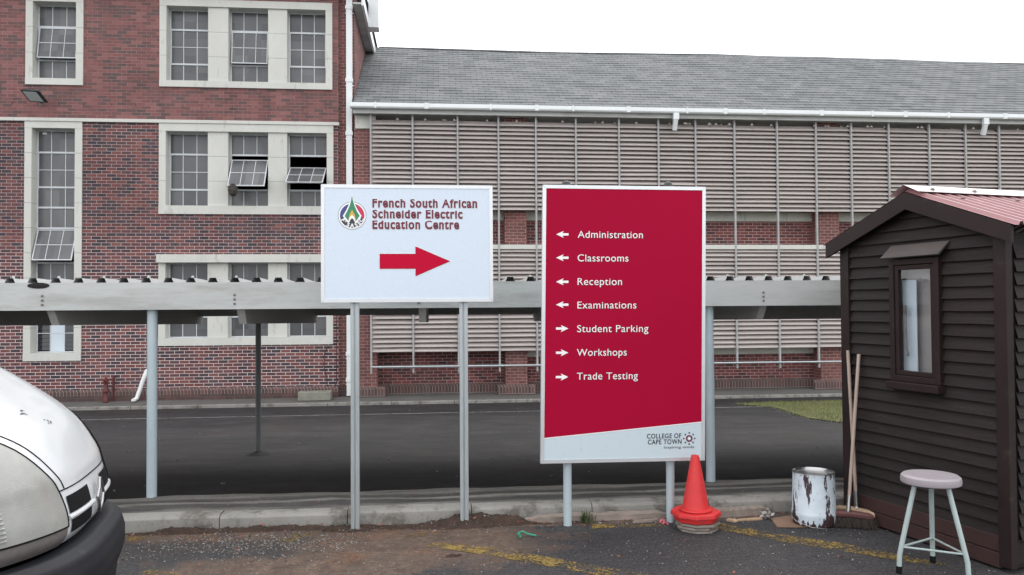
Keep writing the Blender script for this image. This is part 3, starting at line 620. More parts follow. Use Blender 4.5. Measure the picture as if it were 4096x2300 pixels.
w.lathe([(.058, 0), (.058, .05)], (-7.2, 20.24, -.61), 12); o = w.build('drain_pipe', M_white_pvc, smooth=True); tag(o, 'slanting white drain pipe at the foot of the brick wall', 'pipe')
# concrete trough
tb = MB((-2.9, 20.15, -.62)); X0, X1, Y0, Y1, t = -3.27, -2.5, 19.90, 20.28, .055
tb.box(X0, X1, Y0, Y0+t, -.64, -.43); tb.box(X0, X1, Y1-t, Y1, -.64, -.43); tb.box(X0, X0+t, Y0+t, Y1-t, -.64, -.432); tb.box(X1-t, X1, Y0+t, Y1-t, -.64, -.432); tb.box(X0+t, X1-t, Y0+t, Y1-t, -.64, -.56)
o = tb.build('concrete_trough', M_conc_dark, bevel=.012); tag(o, 'low mossy concrete gully trough on the pavement by the brick corner', 'trough')
# floodlight
fl = thing('floodlight', 'square floodlight on a bracket on the brick wall under the narrow window', 'floodlight', (-9.48, A, 6.75))
fo_ = Vector((-9.48, A, 6.75)); b = MB(fo_)
c = Vector((-9.46, A-.40, 6.70)); ux = Vector((.20, .045, 0)); uy = Vector((0.05, .13, -.11)); un = Vector((.05, -.13, -.155)).normalized()
b.prism([(-1, -1), (1, -1), (1, 1), (-1, 1)], lambda p, q, d: c+ux*p*(1-.25*max(0, d))+uy*q*(1-.25*max(0, d))-un*(d*.12), 0, 1); b.build('housing', M_cap, fl, bevel=.01)
b = MB(fo_); b.obox(c+un*.006-ux*.12, ux*.70, uy*.78, un*.004); b.build('lamp_glass', mat('floodlight glass', (.40, .43, .42), .15, .1, 6, 30, 0), fl)
b = MB(fo_); b.tube([(-9.48, A, 6.66), (-9.48, A-.15, 6.66), (-9.48, A-.30, 6.74)], .03, 10); b.box(-9.53, -9.43, A-.012, A, 6.58, 6.74); b.build('bracket', M_pole_dark, fl)
# nest stuck to the window
r = random.Random(5); b = MB((-4.86, A-.36, 4.50))
for i in range(420):
    d = Vector((r.gauss(0, 1), r.gauss(0, 1), r.gauss(0, 1))).normalized(); R = .12*r.uniform(.75, 1.05); c = Vector((-4.86, A-.36, 4.50))+Vector((d.x*R*.85, d.y*R*.8, d.z*R*1.25))
    e = d.orthogonal().normalized(); e = (e*r.uniform(-1, 1)+d.cross(e)*r.uniform(-1, 1)).normalized()*r.uniform(.03, .07); b.tube([c-e, c, c+e*.8+d*.01], .004, 4, False)
b.lathe([(0, -.14), (.08, -.1), (.105, 0), (.08, .1), (0, .14)], (-4.86, A-.36, 4.50), 12)
tag(b.build('bird_nest', M_nest), 'shaggy brown nest clinging below the open middle sash', 'nest')

# ================================================================= LOUVRED BUILDING (right)
lw = thing('louvred_building', 'long slate roofed building screened with rows of beige louvres, behind the signs', 'building', (8, 20.9, -.6))
LO = (8, 20.9, -.6); lmb = lambda: MB(LO)
BX0, BX1, WY, PY, SY = -1.965, 27.0, 20.9, 20.4, 20.2
w = lmb()
w.box(BX0, BX1, WY, WY+.25, -.62, .30); w.box(BX0, 1.83, WY, WY+.25, .30, .62); w.box(BX0, BX1, WY, WY+.25, 3.16, 3.86)
w.build('wall', M_brick_b, lw)
w = lmb(); w.box(BX0, BX1, WY+.03, WY+.25, .302, 3.16); w.box(BX0, BX1, WY+.03, WY+.25, 4.08, 6.45); w.build('window_band', M_glass_dark, lw)
w = lmb(); w.box(BX0, BX1, WY-.10, WY+.02, 3.86, 4.10); w.build('lintel', M_stone, lw, bevel=.006)
w = lmb(); w.box(2.385, BX1, WY-.10, WY+.02, .302, .52); w.build('sill', M_stone, lw, bevel=.006)
w = lmb(); w.box(BX0, BX1, SY-.02, WY-.02, 3.06, 3.175); w.build('ledge', M_stone, lw, bevel=.006)
for p0, p1 in ((-1.965, -1.40), (1.83, 2.385), (10.2, 10.755), (18.6, 19.15)):
    w = lmb(); w.box(p0, p1, PY, WY-.001, -.62, 6.45); w.build('pier', M_brick_pier, lw)
    w = lmb(); w.prism([(PY-.045, -.62), (PY-.045, -.44), (PY-.002, -.37), (PY-.002, -.62)], lambda p, q, d: (d, p, q), p0-(.2 if p0 > 0 else -.002), p1+.2); w.build('pier_foot', M_soldier, lw)
w = lmb(); w.prism([(WY-.06, -.62), (WY-.06, -.42), (WY-.002, -.36), (WY-.002, -.62)], lambda p, q, d: (d, p, q), BX0, BX1); w.build('plinth', M_soldier, lw)
w = lmb(); w.box(-1.93, -1.42, PY-.06, PY-.002, 6.10, 6.44); w.build('pier_cap', M_stone, lw, bevel=.01)
w = lmb(); w.box(BX0, BX1, SY-.1, WY, 6.45, 6.47); w.build('soffit', M_fascia, lw)
posts = [-1.535, -.498, .627, 1.658, 2.612, 3.642, 4.765, 5.80, 6.785, 7.828, 8.982, 10.042, 11.018, 12.064, 13.204, 14.236, 15.197, 16.25, 17.35, 18.4, 19.5, 20.6]
for i, px in enumerate(posts):
    w = lmb(); w.box(px-.022, px+.022, SY-.035, SY+.03, -.03+.006*sin(i*2.2), 6.52); w.build('louvre_post', M_louvre_post, lw)
r = random.Random(9)
def blades(x0, x1, z0, z1, nb):
    b = lmb(); p = (z1-z0)/nb
    for k in range(nb):
        zb = z0+p*k+r.uniform(-.004, .004); j = r.uniform(-.008, .008); s = r.uniform(-.007, .007)
        if r.random() < 0: continue
        # thin curved blade, lower edge leaning out towards the yard
        pr = [(SY+.000+j, zb+.004), (SY+.008+j, zb+.028), (SY+.050+j, zb+.060), (SY+.108+j, zb+.102), (SY+.135+j, zb+.136)]
        for (ya, za), (yb, zb2) in zip(pr, pr[1:]):
            b.quad((x0, ya, za), (x1, ya, za+s), (x1, yb, zb2+s), (x0, yb, zb2)); b.quad((x0, ya+.004, za-.001), (x1, ya+.004, za-.001+s), (x1, yb+.004, zb2-.001+s), (x0, yb+.004, zb2-.001))
        b.quad((x0, SY+j, zb+.004), (x1, SY+j, zb+.004+s), (x1, SY+j+.004, zb-.006+s), (x0, SY+j+.004, zb-.006))
    return b
for xa, xb in zip(posts, posts[1:]):
    for z0, z1, nb in ((4.06, 6.30, 20), (1.44, 3.10, 15), (.50, 1.44, 8)):
        if z0 == 1.44: blades(xa+.026, xb-.026, z0+.004, z1, nb).build('louvre_panel', M_louvre, lw, recalc=False)
        else: blades(xa+.026, xb-.026, z0, z1, nb).build('louvre_panel', M_louvre, lw, recalc=False)
w = lmb(); w.tube([(-1.52, SY-.06, .135), (21, SY-.06, .10)], .026, 10); w.build('rail', M_galv, lw, smooth=True)
# broken flashing scraps at the top of the louvres
for i in range(40):
    w = lmb(); xx = r.uniform(-1.4, 16); s = r.uniform(.04, .1); w.add([(xx, SY-.02, 6.30), (xx+s, SY-.03, 6.30), (xx+s*.6, SY-.03, 6.30+s*.45), (xx+s*.3, SY-.04, 6.30+s*.6)], [(0, 1, 2, 3)]); w.build('torn_flashing', M_louvre, lw)
# slate roof in stepped courses
ex0, ey, ez, ry, rz, rows = BX0+.005, 19.98, 6.60, 24.6, 9.53, 25
w = lmb(); dy, dz = (ry-ey)/rows, (rz-ez)/rows
nrm = Vector((0, -dz, dy)).normalized()
for k in range(rows):
    lift = nrm*.014; a_, b_ = Vector((0, ey+dy*k, ez+dz*k)), Vector((0, ey+dy*(k+1.04), ez+dz*(k+1.04)))
    nseg = 58; L = BX1-ex0
    prev = None
    for s in range(nseg):
        xa, xb = ex0+L*s/nseg, ex0+L*(s+1)/nseg; sag = lambda x: -.05*sin((x-ex0)/L*pi*3)*(k/rows) + .006*sin(x*2.3+k)
        za, zb_ = sag(xa), sag(xb)
        w.quad((xa, a_.y+lift.y, a_.z+lift.z+za), (xb, a_.y+lift.y, a_.z+lift.z+zb_), (xb, b_.y, b_.z+zb_), (xa, b_.y, b_.z+za))
        w.quad((xa, a_.y, a_.z-.01+za), (xb, a_.y, a_.z-.01+zb_), (xb, a_.y+lift.y, a_.z+lift.z+zb_), (xa, a_.y+lift.y, a_.z+lift.z+za))
w.quad((ex0, ry, rz+.0), (BX1, ry, rz), (BX1, ry+4.6, ez), (ex0, ry+4.6, ez))
w.quad((BX1, ey, ez), (BX1, ry+4.6, ez), (BX1, ry, rz), (BX1, ry, rz)) if False else None
rf = w.build('roof', M_slate, lw)
w = lmb(); w.tube([(ex0+.35, ry, rz+.0), (4, ry, rz-.03), (9, ry, rz+.03), (15, ry, rz-.03), (BX1, ry, rz)], .03, 8); w.build('ridge_tile', M_slate, rf, smooth=True)
gt = lmb(); gt.prism([(19.90, 6.655), (19.895, 6.56), (19.92, 6.525), (20.03, 6.525), (20.03, 6.655)], lambda p, q, d: (d, p, q), -2.02, BX1); go = gt.build('gutter', M_white_pvc, lw, bevel=.008)
w = lmb(); xx = -1.4; i = 0
while xx < 20:
    wd = .05 if i % 2 else .022; w = lmb(); w.box(xx-wd, xx+wd, 19.882, 20.03, 6.518, 6.665); w.build('gutter_bracket', M_white_pvc, go, bevel=.005); xx += 1.25+.35*sin(i*1.7); i += 1
for gxp in (6.20, 14.65):
    w = lmb(); w.box(gxp-.075, gxp+.075, 19.90, 20.01, 6.36, 6.53); w.obox((gxp-.01, 20.0, 6.24), (.055, 0, 0), (0, .045, .02), (0, .05, -.13)); w.build('gutter_outlet', M_white_pvc, go, bevel=.012)
w = lmb(); w.box(BX0, BX1, 20.04, 20.10, 6.42, 6.60); w.build('fascia_board', M_fascia, lw)

# ================================================================= CARPORT
cp = thing('carport', 'long low carport of pale steel beams under a ribbed white roof', 'carport', (0, 8.7, floor_z(8.7)))
CO = (0, 8.7, floor_z(8.7)); cmb = lambda: MB(CO)
CX0, CX1, CYF, CYB = -12.0, 10.0, 6.62, 10.95
roofz = lambda y: 1.798-(y-CYF)*.022
w = cmb(); w.prism([(CYF, 1.610), (CYF, 1.826), (CYF+.05, 1.826), (CYF+.05, 1.818), (CYF+.006, 1.818), (CYF+.006, 1.618), (CYF+.05, 1.618), (CYF+.05, 1.610)], lambda p, q, d: (d, p, q), CX0, CX1); w.build('front_beam', M_fascia, cp)
w = cmb(); w.box(CX0, CX1, CYB-.30, CYB-.24, 1.515, 1.685); w.build('rear_beam', M_rafter, cp)
for i in range(16):
    xr = -11.79+1.4625*i
    w = cmb(); w.add([(xr-.03, CYF+.052, 1.63), (xr+.03, CYF+.052, 1.63), (xr+.03, CYB-.1, 1.53), (xr-.03, CYB-.1, 1.53), (xr-.03, CYF+.16, 1.490), (xr+.03, CYF+.16, 1.490), (xr+.03, CYB-.22, 1.415), (xr-.03, CYB-.22, 1.415), (xr-.03, CYF+.052, 1.78), (xr+.03, CYF+.052, 1.78), (xr+.03, CYB-.1, 1.685), (xr-.03, CYB-.1, 1.685)],
                     [(4, 5, 1, 0), (5, 6, 2, 1), (6, 7, 3, 2), (7, 4, 0, 3), (4, 7, 6, 5), (0, 1, 9, 8), (1, 2, 10, 9), (2, 3, 11, 10), (3, 0, 8, 11), (8, 9, 10, 11)])
    w.build('rafter', M_rafter, cp)
    w = cmb(); xb = xr-.03
    for z in (1.655, 1.69, 1.725): w.lathe([(.010, 0), (.010, .006), (.005, .010)], (0, 0, 0), 8); n = len(w.v)-24; w.v[n:] = [Vector((xb+q.x, CYF-q.z, z+q.y)) for q in w.v[n:]]
    w.build('bolt', M_bolt, cp)
w = cmb(); N_R = int((CX1-CX0)/.172); rows_y = [CYF+.055, CYF+.3, CYF+1.2, CYB]
prof = [(0, 0), (.034, 0), (.060, .068), (.110, .068), (.136, 0), (.172, 0)]
pts = [(CX0+i*.172+p, q) for i in range(N_R) for p, q in prof[:-1]]
pts2 = [(p, q) for p, q in pts]
for ya, yb in zip(rows_y, rows_y[1:]):
    for (p, q), (p2, q2) in zip(pts2, pts2[1:]): w.quad((p, ya, roofz(ya)+q), (p2, ya, roofz(ya)+q2), (p2, yb, roofz(yb)+q2), (p, yb, roofz(yb)+q))
w.build('roof_sheet', M_roofsheet, cp)
w = cmb()
for i in range(0, N_R, 2): w.lathe([(.011, 0), (.011, .012), (.006, .02)], (CX0+i*.172+.085, CYF+.11, roofz(CYF+.11)+.068), 8)
w.build('roof_screw', M_roofsheet, cp)
for px in (-7.0, -2.244, 2.353, 7.0):
    w = cmb(); w.tube([(px, 6.705, -.15), (px, 6.705, 1.62)], .039, 20); w.build('post', M_blue_pole, cp, smooth=True)
    w = cmb(); w.tube([(px-.01, CYB-.27, floor_z(CYB)-.05), (px-.01, CYB-.27, 1.52)], .036, 16)
    o = w.build('post', M_pole_dark, cp, smooth=True); o['label'] = 'dull dark grey rear post'
    w = MB((px, CYB-.27, floor_z(CYB-.27))); w.lathe([(.24, -.02), (.16, .012), (.06, .045), (.03, .05)], (px, CYB-.27, floor_z(CYB-.27)), 16)
    if -5 < px < 5:
        w.build('post_footing', M_soil, cp) if False else None
        w2 = cmb(); w2.lathe([(.24, -.02), (.16, .012), (.06, .045), (.03, .05)], (px, CYB-.27, floor_z(CYB-.27)), 16); w2.build('footing', M_tarmac, cp, smooth=True)
w = cmb(); w.lathe([(.085, 0), (.08, .012), (.03, .016)], (0, 0, 0), 14, sx=1, sy=.28); n0 = 0
w.v = [Vector((-3.075+q.x, CYF-.001-q.z*.5, 1.805+q.y*1.0)) for q in w.v]; w.build('tar_patch', M_dark, cp)

# ================================================================= WHITE DIRECTION SIGN
def channel_post(mb, x, y, z0, z1, w=.062, d=.045):
    pr = [(-w/2, 0), (-w*.10, 0), (-w*.10, .010), (w*.06, .010), (w*.06, 0), (w/2, 0), (w/2, d), (-w/2, d)]
    mb.prism(pr, lambda p, q, t: (x+p, y+q, t), z0, z1)
WX0, WZ0, WW, WH, WYF = -.809, 1.655, 1.25, .86, 5.93
ws = thing('direction_sign', 'white sign board with logo, maroon heading and big red arrow on two galvanised posts', 'sign', (-.18, WYF+.06, 0))
WO = (-.18, WYF+.06, 0); wmb = lambda: MB(WO)
for px in (-.572, .223):
    w = wmb(); channel_post(w, px, WYF+.034, -.15, 2.48); w.build('post', M_galv, ws, bevel=.003)
def frame(mb, x0, x1, z0, z1, y0, y1, t):
    for (a, b_) in (((x0, x1, z0, z0+t), 'b'), ((x0, x1, z1-t, z1), 't'), ((x0, x0+t, z0, z1), 'l'), ((x1-t, x1, z0, z1), 'r')):
        xa, xb, za, zb = a; g = .0008
        if b_ in 'bt':
            ia, ib = xa+t, xb-t
            poly = [(xa+g, za if b_ == 'b' else zb), (xb-g, za if b_ == 'b' else zb), (ib-g, zb if b_ == 'b' else za), (ia+g, zb if b_ == 'b' else za)]
        else:
            poly = [(xa if b_ == 'l' else xb, za+g), (xb if b_ == 'l' else xa, za+t+g), (xb if b_ == 'l' else xa, zb-t-g), (xa if b_ == 'l' else xb, zb-g)]
        mb.prism(poly, lambda p, q, d: (p, d, q), y0, y1)
w = wmb(); frame(w, WX0, WX0+WW, WZ0, WZ0+WH, WYF-.004, WYF+.03, .025); w.build('frame', M_alu, ws)
w = wmb(); w.box(WX0+.02, WX0+WW-.02, WYF, WYF+.012, WZ0+.02, WZ0+WH-.02); w.build('panel', M_sign_white, ws)
L1 = [('French South African', .372, 1.132, .695), ('Schneider Electric', .372, 1.024, .6155), ('Education Centre', .372, .998, .537)]
for nm, off, yy, m in (('lettering_halo', .066, .0012, M_letter_white), ('lettering_outline', .040, .0020, M_letter_dark), ('lettering', .031, .0028, M_letter_maroon)):
    for t, a_, b_, z in L1:
        w = wmb(); put_text(w, t, WX0+a_, WX0+b_, WZ0+z, .0575, WYF-yy, off, 1.24, 1.14); w.build(nm, m, ws, recalc=False)
ar = [(.422, .352), (.682, .352), (.682, .406), (.931, .2985), (.682, .191), (.682, .245), (.422, .245)]
def grow(poly, e):
    n = len(poly); out = []
    for i in range(n):
        p0, p1, p2 = Vector(poly[i-1]), Vector(poly[i]), Vector(poly[(i+1) % n]); d1, d2 = (p1-p0).normalized(), (p2-p1).normalized()
        n1, n2 = Vector((-d1.y, d1.x)), Vector((-d2.y, d2.x)); bis = (n1+n2)/(1+n1.dot(n2)); out.append(tuple(p1+bis*e))
    return out
def flat(mb, poly, y, ox, oz): mb.add([(ox+p, y, oz+q) for p, q in poly], [tuple(range(len(poly)))])
def tri_flat(name, polys, y, m, ox, oz, parent, mbf):
    w = mbf()
    for p in polys: flat(w, p, y, ox, oz)
    o = w.build(name, m, parent, recalc=False); return o
for nm, e, yy, m in (('arrow_halo', .0058, .0012, M_letter_white), ('arrow_outline', .0022, .0020, M_letter_dark), ('arrow', -.0005, .0028, M_arrow_red)):
    tri_flat(nm, [grow(ar, e)], WYF-yy, m, WX0, WZ0, ws, wmb)
# round logo: kite shaped spear over a blue / red disc
kx = .101/242; lx, lz = .2235, .632
L = lambda px, py: (lx+(px-338)*kx, lz-(py-455)*kx)
circ = lambda R, a0=0, a1=360, n=48: [(lx+R*kx*cos(radians(a0+(a1-a0)*i/n)), lz+R*kx*sin(radians(a0+(a1-a0)*i/n))) for i in range(n+(a1-a0 < 360))]
tri_flat('logo_disc', [circ(243)], WYF-.0010, M_letter_dark, WX0, WZ0, ws, wmb)
tri_flat('logo_disc', [circ(236)], WYF-.0014, M_letter_white, WX0, WZ0, ws, wmb)
tri_flat('logo_disc', [circ(210)], WYF-.0018, M_letter_dark, WX0, WZ0, ws, wmb)
tri_flat('logo_blue', [circ(210, 109, 195, 16)+[L(190, 465)]], WYF-.0022, M_logo_blue, WX0, WZ0, ws, wmb)
tri_flat('logo_red', [circ(210, -15, 71, 16)+[L(480, 465)]], WYF-.0022, M_logo_red, WX0, WZ0, ws, wmb)
kite = [L(334, 95), L(322, 180), L(296, 280), L(254, 375), L(208, 462), L(270, 545), L(338, 480), L(402, 552), L(468, 460), L(418, 375), L(376, 275), L(349, 180)]
outl = [L(334, 60), L(308, 180), L(276, 275), L(232, 368), L(176, 462), L(270, 588), L(338, 520), L(404, 590), L(500, 460), L(440, 366), L(396, 272), L(362, 180)]
tri_flat('logo_spear', [outl], WYF-.0026, M_letter_white, WX0, WZ0, ws, wmb)
tri_flat('logo_spear', [kite], WYF-.0030, M_logo_green, WX0, WZ0, ws, wmb)
tri_flat('logo_chevron', [[L(335, 350), L(290, 440), L(272, 543), L(338, 478), L(402, 548), L(384, 440)]], WYF-.0034, M_logo_gold, WX0, WZ0, ws, wmb)
tri_flat('logo_chevron', [[L(335, 440), L(298, 480), L(268, 575), L(338, 530), L(405, 578), L(376, 480)]], WYF-.0038, M_letter_white, WX0, WZ0, ws, wmb)
tri_flat('logo_chevron', [[L(336, 498), L(305, 530), L(285, 600), L(338, 610), L(390, 600), L(368, 530)]], WYF-.0042, M_letter_dark, WX0, WZ0, ws, wmb)
for ch, ang in (("F", 207), ("\u2019", 224), ("S", 247), ("A", 270), ("S", 293), ("E", 314), ("C", 335)):
    v, f = text_polys(ch, .035); x0_, x1_ = min(p[0] for p in v), max(p[0] for p in v); sz = 66*kx/CAPH; R = 206*kx; an = radians(ang); rot = an+pi/2
    cx_, cz_ = lx+R*cos(an), lz+R*sin(an)
    w = wmb(); w.add([(WX0+cx_+(p[0]-(x0_+x1_)/2)*sz*cos(rot)-p[1]*sz*sin(rot), WYF-.0048, WZ0+cz_+(p[0]-(x0_+x1_)/2)*sz*sin(rot)+p[1]*sz*cos(rot)) for p in v], f)
    w.build('logo_lettering', M_letter_white, ws, recalc=False)

# ================================================================= RED SIGN
RW, RH = 1.232, 2.04
rs = thing('directory_sign', 'tall crimson sign listing departments with arrows, on two round grey poles', 'sign', (1.405, 5.84, 0))
RX, RZ = -RW/2, .468; RYF = 0.0
tilt = bpy.data.objects    # the board hangs slightly out of plumb: shear the board coordinates by its real lean
LEAN = .016
class RMB(MB):
    def build(s, *a_, **k_):
        s.v = [Vector((p.x+LEAN*(p.z-1.5), p.y, p.z-LEAN*p.x*.35)) for p in s.v]; return MB.build(s, *a_, **k_)
for px, pt in ((-.425, 2.52), (.354, 2.52)):
    w = MB(); w.tube([(px, .068, -.15), (px+.01, .068, pt)], .031, 18); o = w.build('post', M_blue_pole, rs, smooth=True)
    w = MB(); w.lathe([(.034, -.05), (.034, .012), (.026, .026), (.012, .032), (0, .033)], (px+.01, .068, pt), 18); w.build('cap', M_cap, o, smooth=True)
w = RMB(); frame(w, RX, RX+RW, RZ, RZ+RH, -.004, .035, .026); w.build('frame', M_alu, rs)
w = RMB(); w.box(RX+.02, RX+RW-.02, 0, .014, RZ+.02, RZ+RH-.02); w.build('panel', M_sign_low, rs)
tri_flat('red_field', [[(.026, .185), (RW-.026, .287), (RW-.026, RH-.026), (.026, RH-.026)]], -.0012, M_sign_red, RX, RZ, rs, RMB)
tri_flat('stripe', [[(.026, .185), (.026, .179), (RW-.026, .281), (RW-.026, .287)]], -.0014, M_letter_white, RX, RZ, rs, RMB)
lines = [('Administration', .263, .752, 1.651), ('Classrooms', .263, .644, 1.477), ('Reception', .264, .597, 1.303), ('Examinations', .264, .706, 1.130), ('Student Parking', .263, .798, .956), ('Workshops', .263, .635, .782), ('Trade Testing', .264, .720, .608)]
for nm, off, dx, dz, yy, m in (('lettering_edge', .020, .002, -.002, .0020, mat('dark red edge', (.10, .004, .012), .5, .05, 2, 20, 0)), ('lettering', .0, 0, 0, .0028, M_letter_white)):
    for t, a_, b_, z in lines:
        w = RMB(); put_text(w, t, RX+a_+dx, RX+b_+dx, RZ+z+dz, .050, -yy, off, 1.08, 1.06); w.build(nm, m, rs, recalc=False)
for i, z in enumerate((1.675, 1.503, 1.326, 1.158, .983, .806, .628)):
    a0, a1 = .102+.001*i, .195+.001*i; left = i < 4
    p = [(0, 0), (.056, .0255), (.046, .0085), (.092, .0085), (.092, -.0085), (.046, -.0085), (.056, -.0255)]
    if not left: p = [(.092-u, v) for u, v in p]
    tri_flat('arrow', [[(a0+u, z+v) for u, v in p]], -.0028, M_letter_white, RX, RZ, rs, RMB)
for t, a_, b_, z, h, off in (('COLLEGE OF', .792, 1.052, .169, .034, .012), ('CAPE TOWN', .800, 1.054, .126, .034, .012), ('Inspiring minds', .922, 1.149, .093, .018, .004)):
    w = RMB(); put_text(w, t, RX+a_, RX+b_, RZ+z, h, -.0028, off, 1, 1.1); w.build('college_lettering', M_letter_dark, rs, recalc=False)
cx_, cz_ = 1.1125, .164; C2 = lambda R, ox=0, oz=0, n=28: [(cx_+ox+R*cos(2*pi*i/n), cz_+oz+R*sin(2*pi*i/n)) for i in range(n)]
tri_flat('emblem_ring', [C2(.0255)], -.0022, M_letter_maroon, RX, RZ, rs, RMB); tri_flat('emblem_ring', [C2(.0135)], -.0028, M_sign_low, RX, RZ, rs, RMB); tri_flat('emblem_ring', [C2(.008)], -.0034, M_letter_white, RX, RZ, rs, RMB)
for k in range(8): tri_flat('emblem_dot', [C2(.0062, .0415*cos(k*pi/4), .0415*sin(k*pi/4), 14)], -.0028, M_letter_dark, RX, RZ, rs, RMB)

# ================================================================= TRAFFIC CONE ON A STACK OF BASES
CXc, CYc = 1.885, 5.70
octo = lambda a: 1/max(.6, cos((a+pi/8) % (pi/4)-pi/8))
def octmb(b, c, r0, r1, z0, z1, rot=0.0, sy=1.0):
    pl = [(cos(pi/8+k*pi/4+rot), sin(pi/8+k*pi/4+rot)*sy) for k in range(8)]
    b.add([(c[0]+r0*p, c[1]+r0*q, z0) for p, q in pl]+[(c[0]+r1*p, c[1]+r1*q, z1) for p, q in pl], [tuple(range(8))[::-1], tuple(range(8, 16))]+[(i, (i+1) % 8, 8+(i+1) % 8, 8+i) for i in range(8)])
zst = [(0, .022, .02, .15, M_cone_dirty, 'lowest grey base slab of the stack under the traffic cone', .150), (.022, .044, -.10, .15, M_cone_dirty, 'middle grey base slab in the stack under the traffic cone', .156), (.044, .066, .06, .15, M_cone_dirty, 'topmost grey base slab directly under the red cone base', .160)]
for z0, z1, rot, _, m, lab, R in zst:
    b = MB((CXc, CYc, z0)); octmb(b, (CXc+.01+rot*.06, CYc-rot*.04), R, R-.010, z0+.001, z1-.003, rot); tag(b.build('base_slab', m, bevel=.006), lab, 'rubber slab', 'grey slabs stacked under the cone')
b = MB((CXc, CYc, .066)); octmb(b, (CXc, CYc), .156, .164, .0665, .102, .10); octmb(b, (CXc, CYc), .10, .09, .102, .112); tag(b.build('cone_base', M_cone, bevel=.005), 'worn red rubber base sandwiched under the upright cone', 'cone base')
cone = thing('traffic_cone', 'faded red traffic cone standing on a stack of old bases', 'traffic cone', (CXc, CYc, .102), .12)
b = MB(); octmb(b, (0, 0), .182, .178, .001, .032); b.build('base_plate', M_cone, cone, bevel=.006)
b = MB(); b.lathe([(.112, .034), (.118, .040), (.114, .050), (.098, .052), (.096, .058), (.029, .420), (.027, .428), (.021, .430), (.019, .418), (.019, .36), (0, .36)], (0, 0, 0), 40); b.build('cone_body', M_cone, cone, smooth=50)

# ================================================================= PAINT TIN
tin = thing('paint_tin', 'upturned white paint tin with peeling drips beside the brooms', 'paint tin', (2.795, 5.735, 0))
b = MB(); R0 = .158
b.lathe([(.150, .006), (.153, .012), (.1545, .05), (.157, .075), (.158, .088), (.1555, .10), (.153, .106), (.148, .36), (.149, .372), (.1505, .380)], (0, 0, 0), 56, cap=False); b.build('body', M_tin, tin, smooth=50)
b = MB(); b.lathe([(.1505, .380), (.150, .386), (.145, .387), (.141, .380), (.138, .362), (.09, .360), (.088, .3625), (0, .362)], (0, 0, 0), 56, cap=False); b.build('end_disc', M_chrome, tin, smooth=30)
b = MB(); b.tube([(.155*cos(a), .155*sin(a), .09) for a in [0]]+[(.16*cos(radians(-15)), .16*sin(radians(-15)), .07), (.10, -.20, .035), (.0, -.235, .022), (-.12, -.21, .030), (-.185, -.10, .05), (-.19, .0, .085), (-.152, .03, .10)], .0022, 6); b.build('wire_handle', M_chrome, tin, smooth=True)
b = MB(); an = radians(-28); b.lathe([(.022, 0), (.022, .006), (.010, .008), (.009, .003), (0, .003)], (0, 0, 0), 16); b.v = [Vector((cos(an)*(.155+q.z)-sin(an)*q.x, sin(an)*(.155+q.z)+cos(an)*q.x, .085+q.y)) for q in b.v]; b.build('handle_lug', M_bolt, tin)
b = MB((2.66, 5.72, 0)); b.add([(2.53, 5.90, .006), (2.48, 5.66, .005), (2.62, 5.62, .010), (2.95, 5.64, .005), (2.93, 5.86, .006), (2.7, 5.93, .012), (2.53, 5.90, .002), (2.48, 5.66, .001), (2.62, 5.62, .006), (2.95, 5.64, .001), (2.93, 5.86, .002), (2.7, 5.93, .008)], [(0, 1, 2, 3, 4, 5), (11, 10, 9, 8, 7, 6)]+[(i, (i+1) % 6, 6+(i+1) % 6, 6+i) for i in range(6)])
tag(b.build('cardboard_sheet', M_cardboard), 'damp flat piece of brown cardboard under the paint tin', 'cardboard')

# ================================================================= BROOMS
def broom(label, head_c, head_dir, foot, top, block_m, bristles, loc, blen=.19):
    t = thing('broom', label, 'broom', loc, 0, 'brooms leaning on the hut'); o = loc
    hd = Vector((*head_dir, 0)).normalized(); sd_ = Vector((-hd.y, hd.x, 0)); c = Vector(head_c)
    b = MB(o); foot = Vector(foot); top = Vector(top); d = (top-foot).normalized()
    b.tube([foot+d*.05, foot+(top-foot)*.5, top], .0125, 12); b.build('handle', M_handle, t, smooth=True)
    b = MB(o); b.tube([foot-d*.01, foot+d*.05, foot+d*.11], .0155, 12); b.lathe([(0, -.018), (.02, -.012), (.026, 0), (.02, .014), (0, .02)], foot-d*.015, 12); b.build('ferrule', M_chrome, t, smooth=True)
    b = MB(o); n = 14
    pr = [(-.028, -.016), (.028, -.016), (.030, .004), (.018, .018), (-.018, .018), (-.030, .004)]
    bow = lambda u: .012*(1-u*u)
    for i in range(n):
        u0_, u1_ = -1+2*i/n, -1+2*(i+1)/n
        A0 = c+hd*blen*u0_+Vector((0, 0, bow(u0_))); A1 = c+hd*blen*u1_+Vector((0, 0, bow(u1_)))
        e0 = 1 if abs(u0_) < .99 else .6; e1 = 1 if abs(u1_) < .99 else .6
        b.add([A0+sd_*p*e0+Vector((0, 0, q*e0)) for p, q in pr]+[A1+sd_*p*e1+Vector((0, 0, q*e1)) for p, q in pr], [(j, (j+1) % 6, 6+(j+1) % 6, 6+j) for j in range(6)]+([tuple(range(6))] if i == 0 else [])+([tuple(range(6, 12))] if i == n-1 else []))
    b.build('block', block_m, t, smooth=30, weld=True)
    b = MB(o); rr = random.Random(int(loc[0]*1000))
    for i in range(1500):
        u = rr.uniform(-1, 1); v = rr.uniform(-1, 1); p = c+hd*blen*.97*u+sd_*.026*v+Vector((0, 0, -.012)); q = p+hd*(.02*u+rr.gauss(0, .006))+sd_*(.03*v+rr.gauss(0, .005)); q.z = rr.uniform(.002, .014)
        w_ = hd*.0022; b.add([p-w_, p+w_, q+w_*.6, q-w_*.6], [(0, 1, 2, 3)]); w_ = sd_*.0022; b.add([p-w_, p+w_, q+w_*.6, q-w_*.6], [(0, 1, 2, 3)])
    b.build('bristles', M_bristle, t, recalc=False)
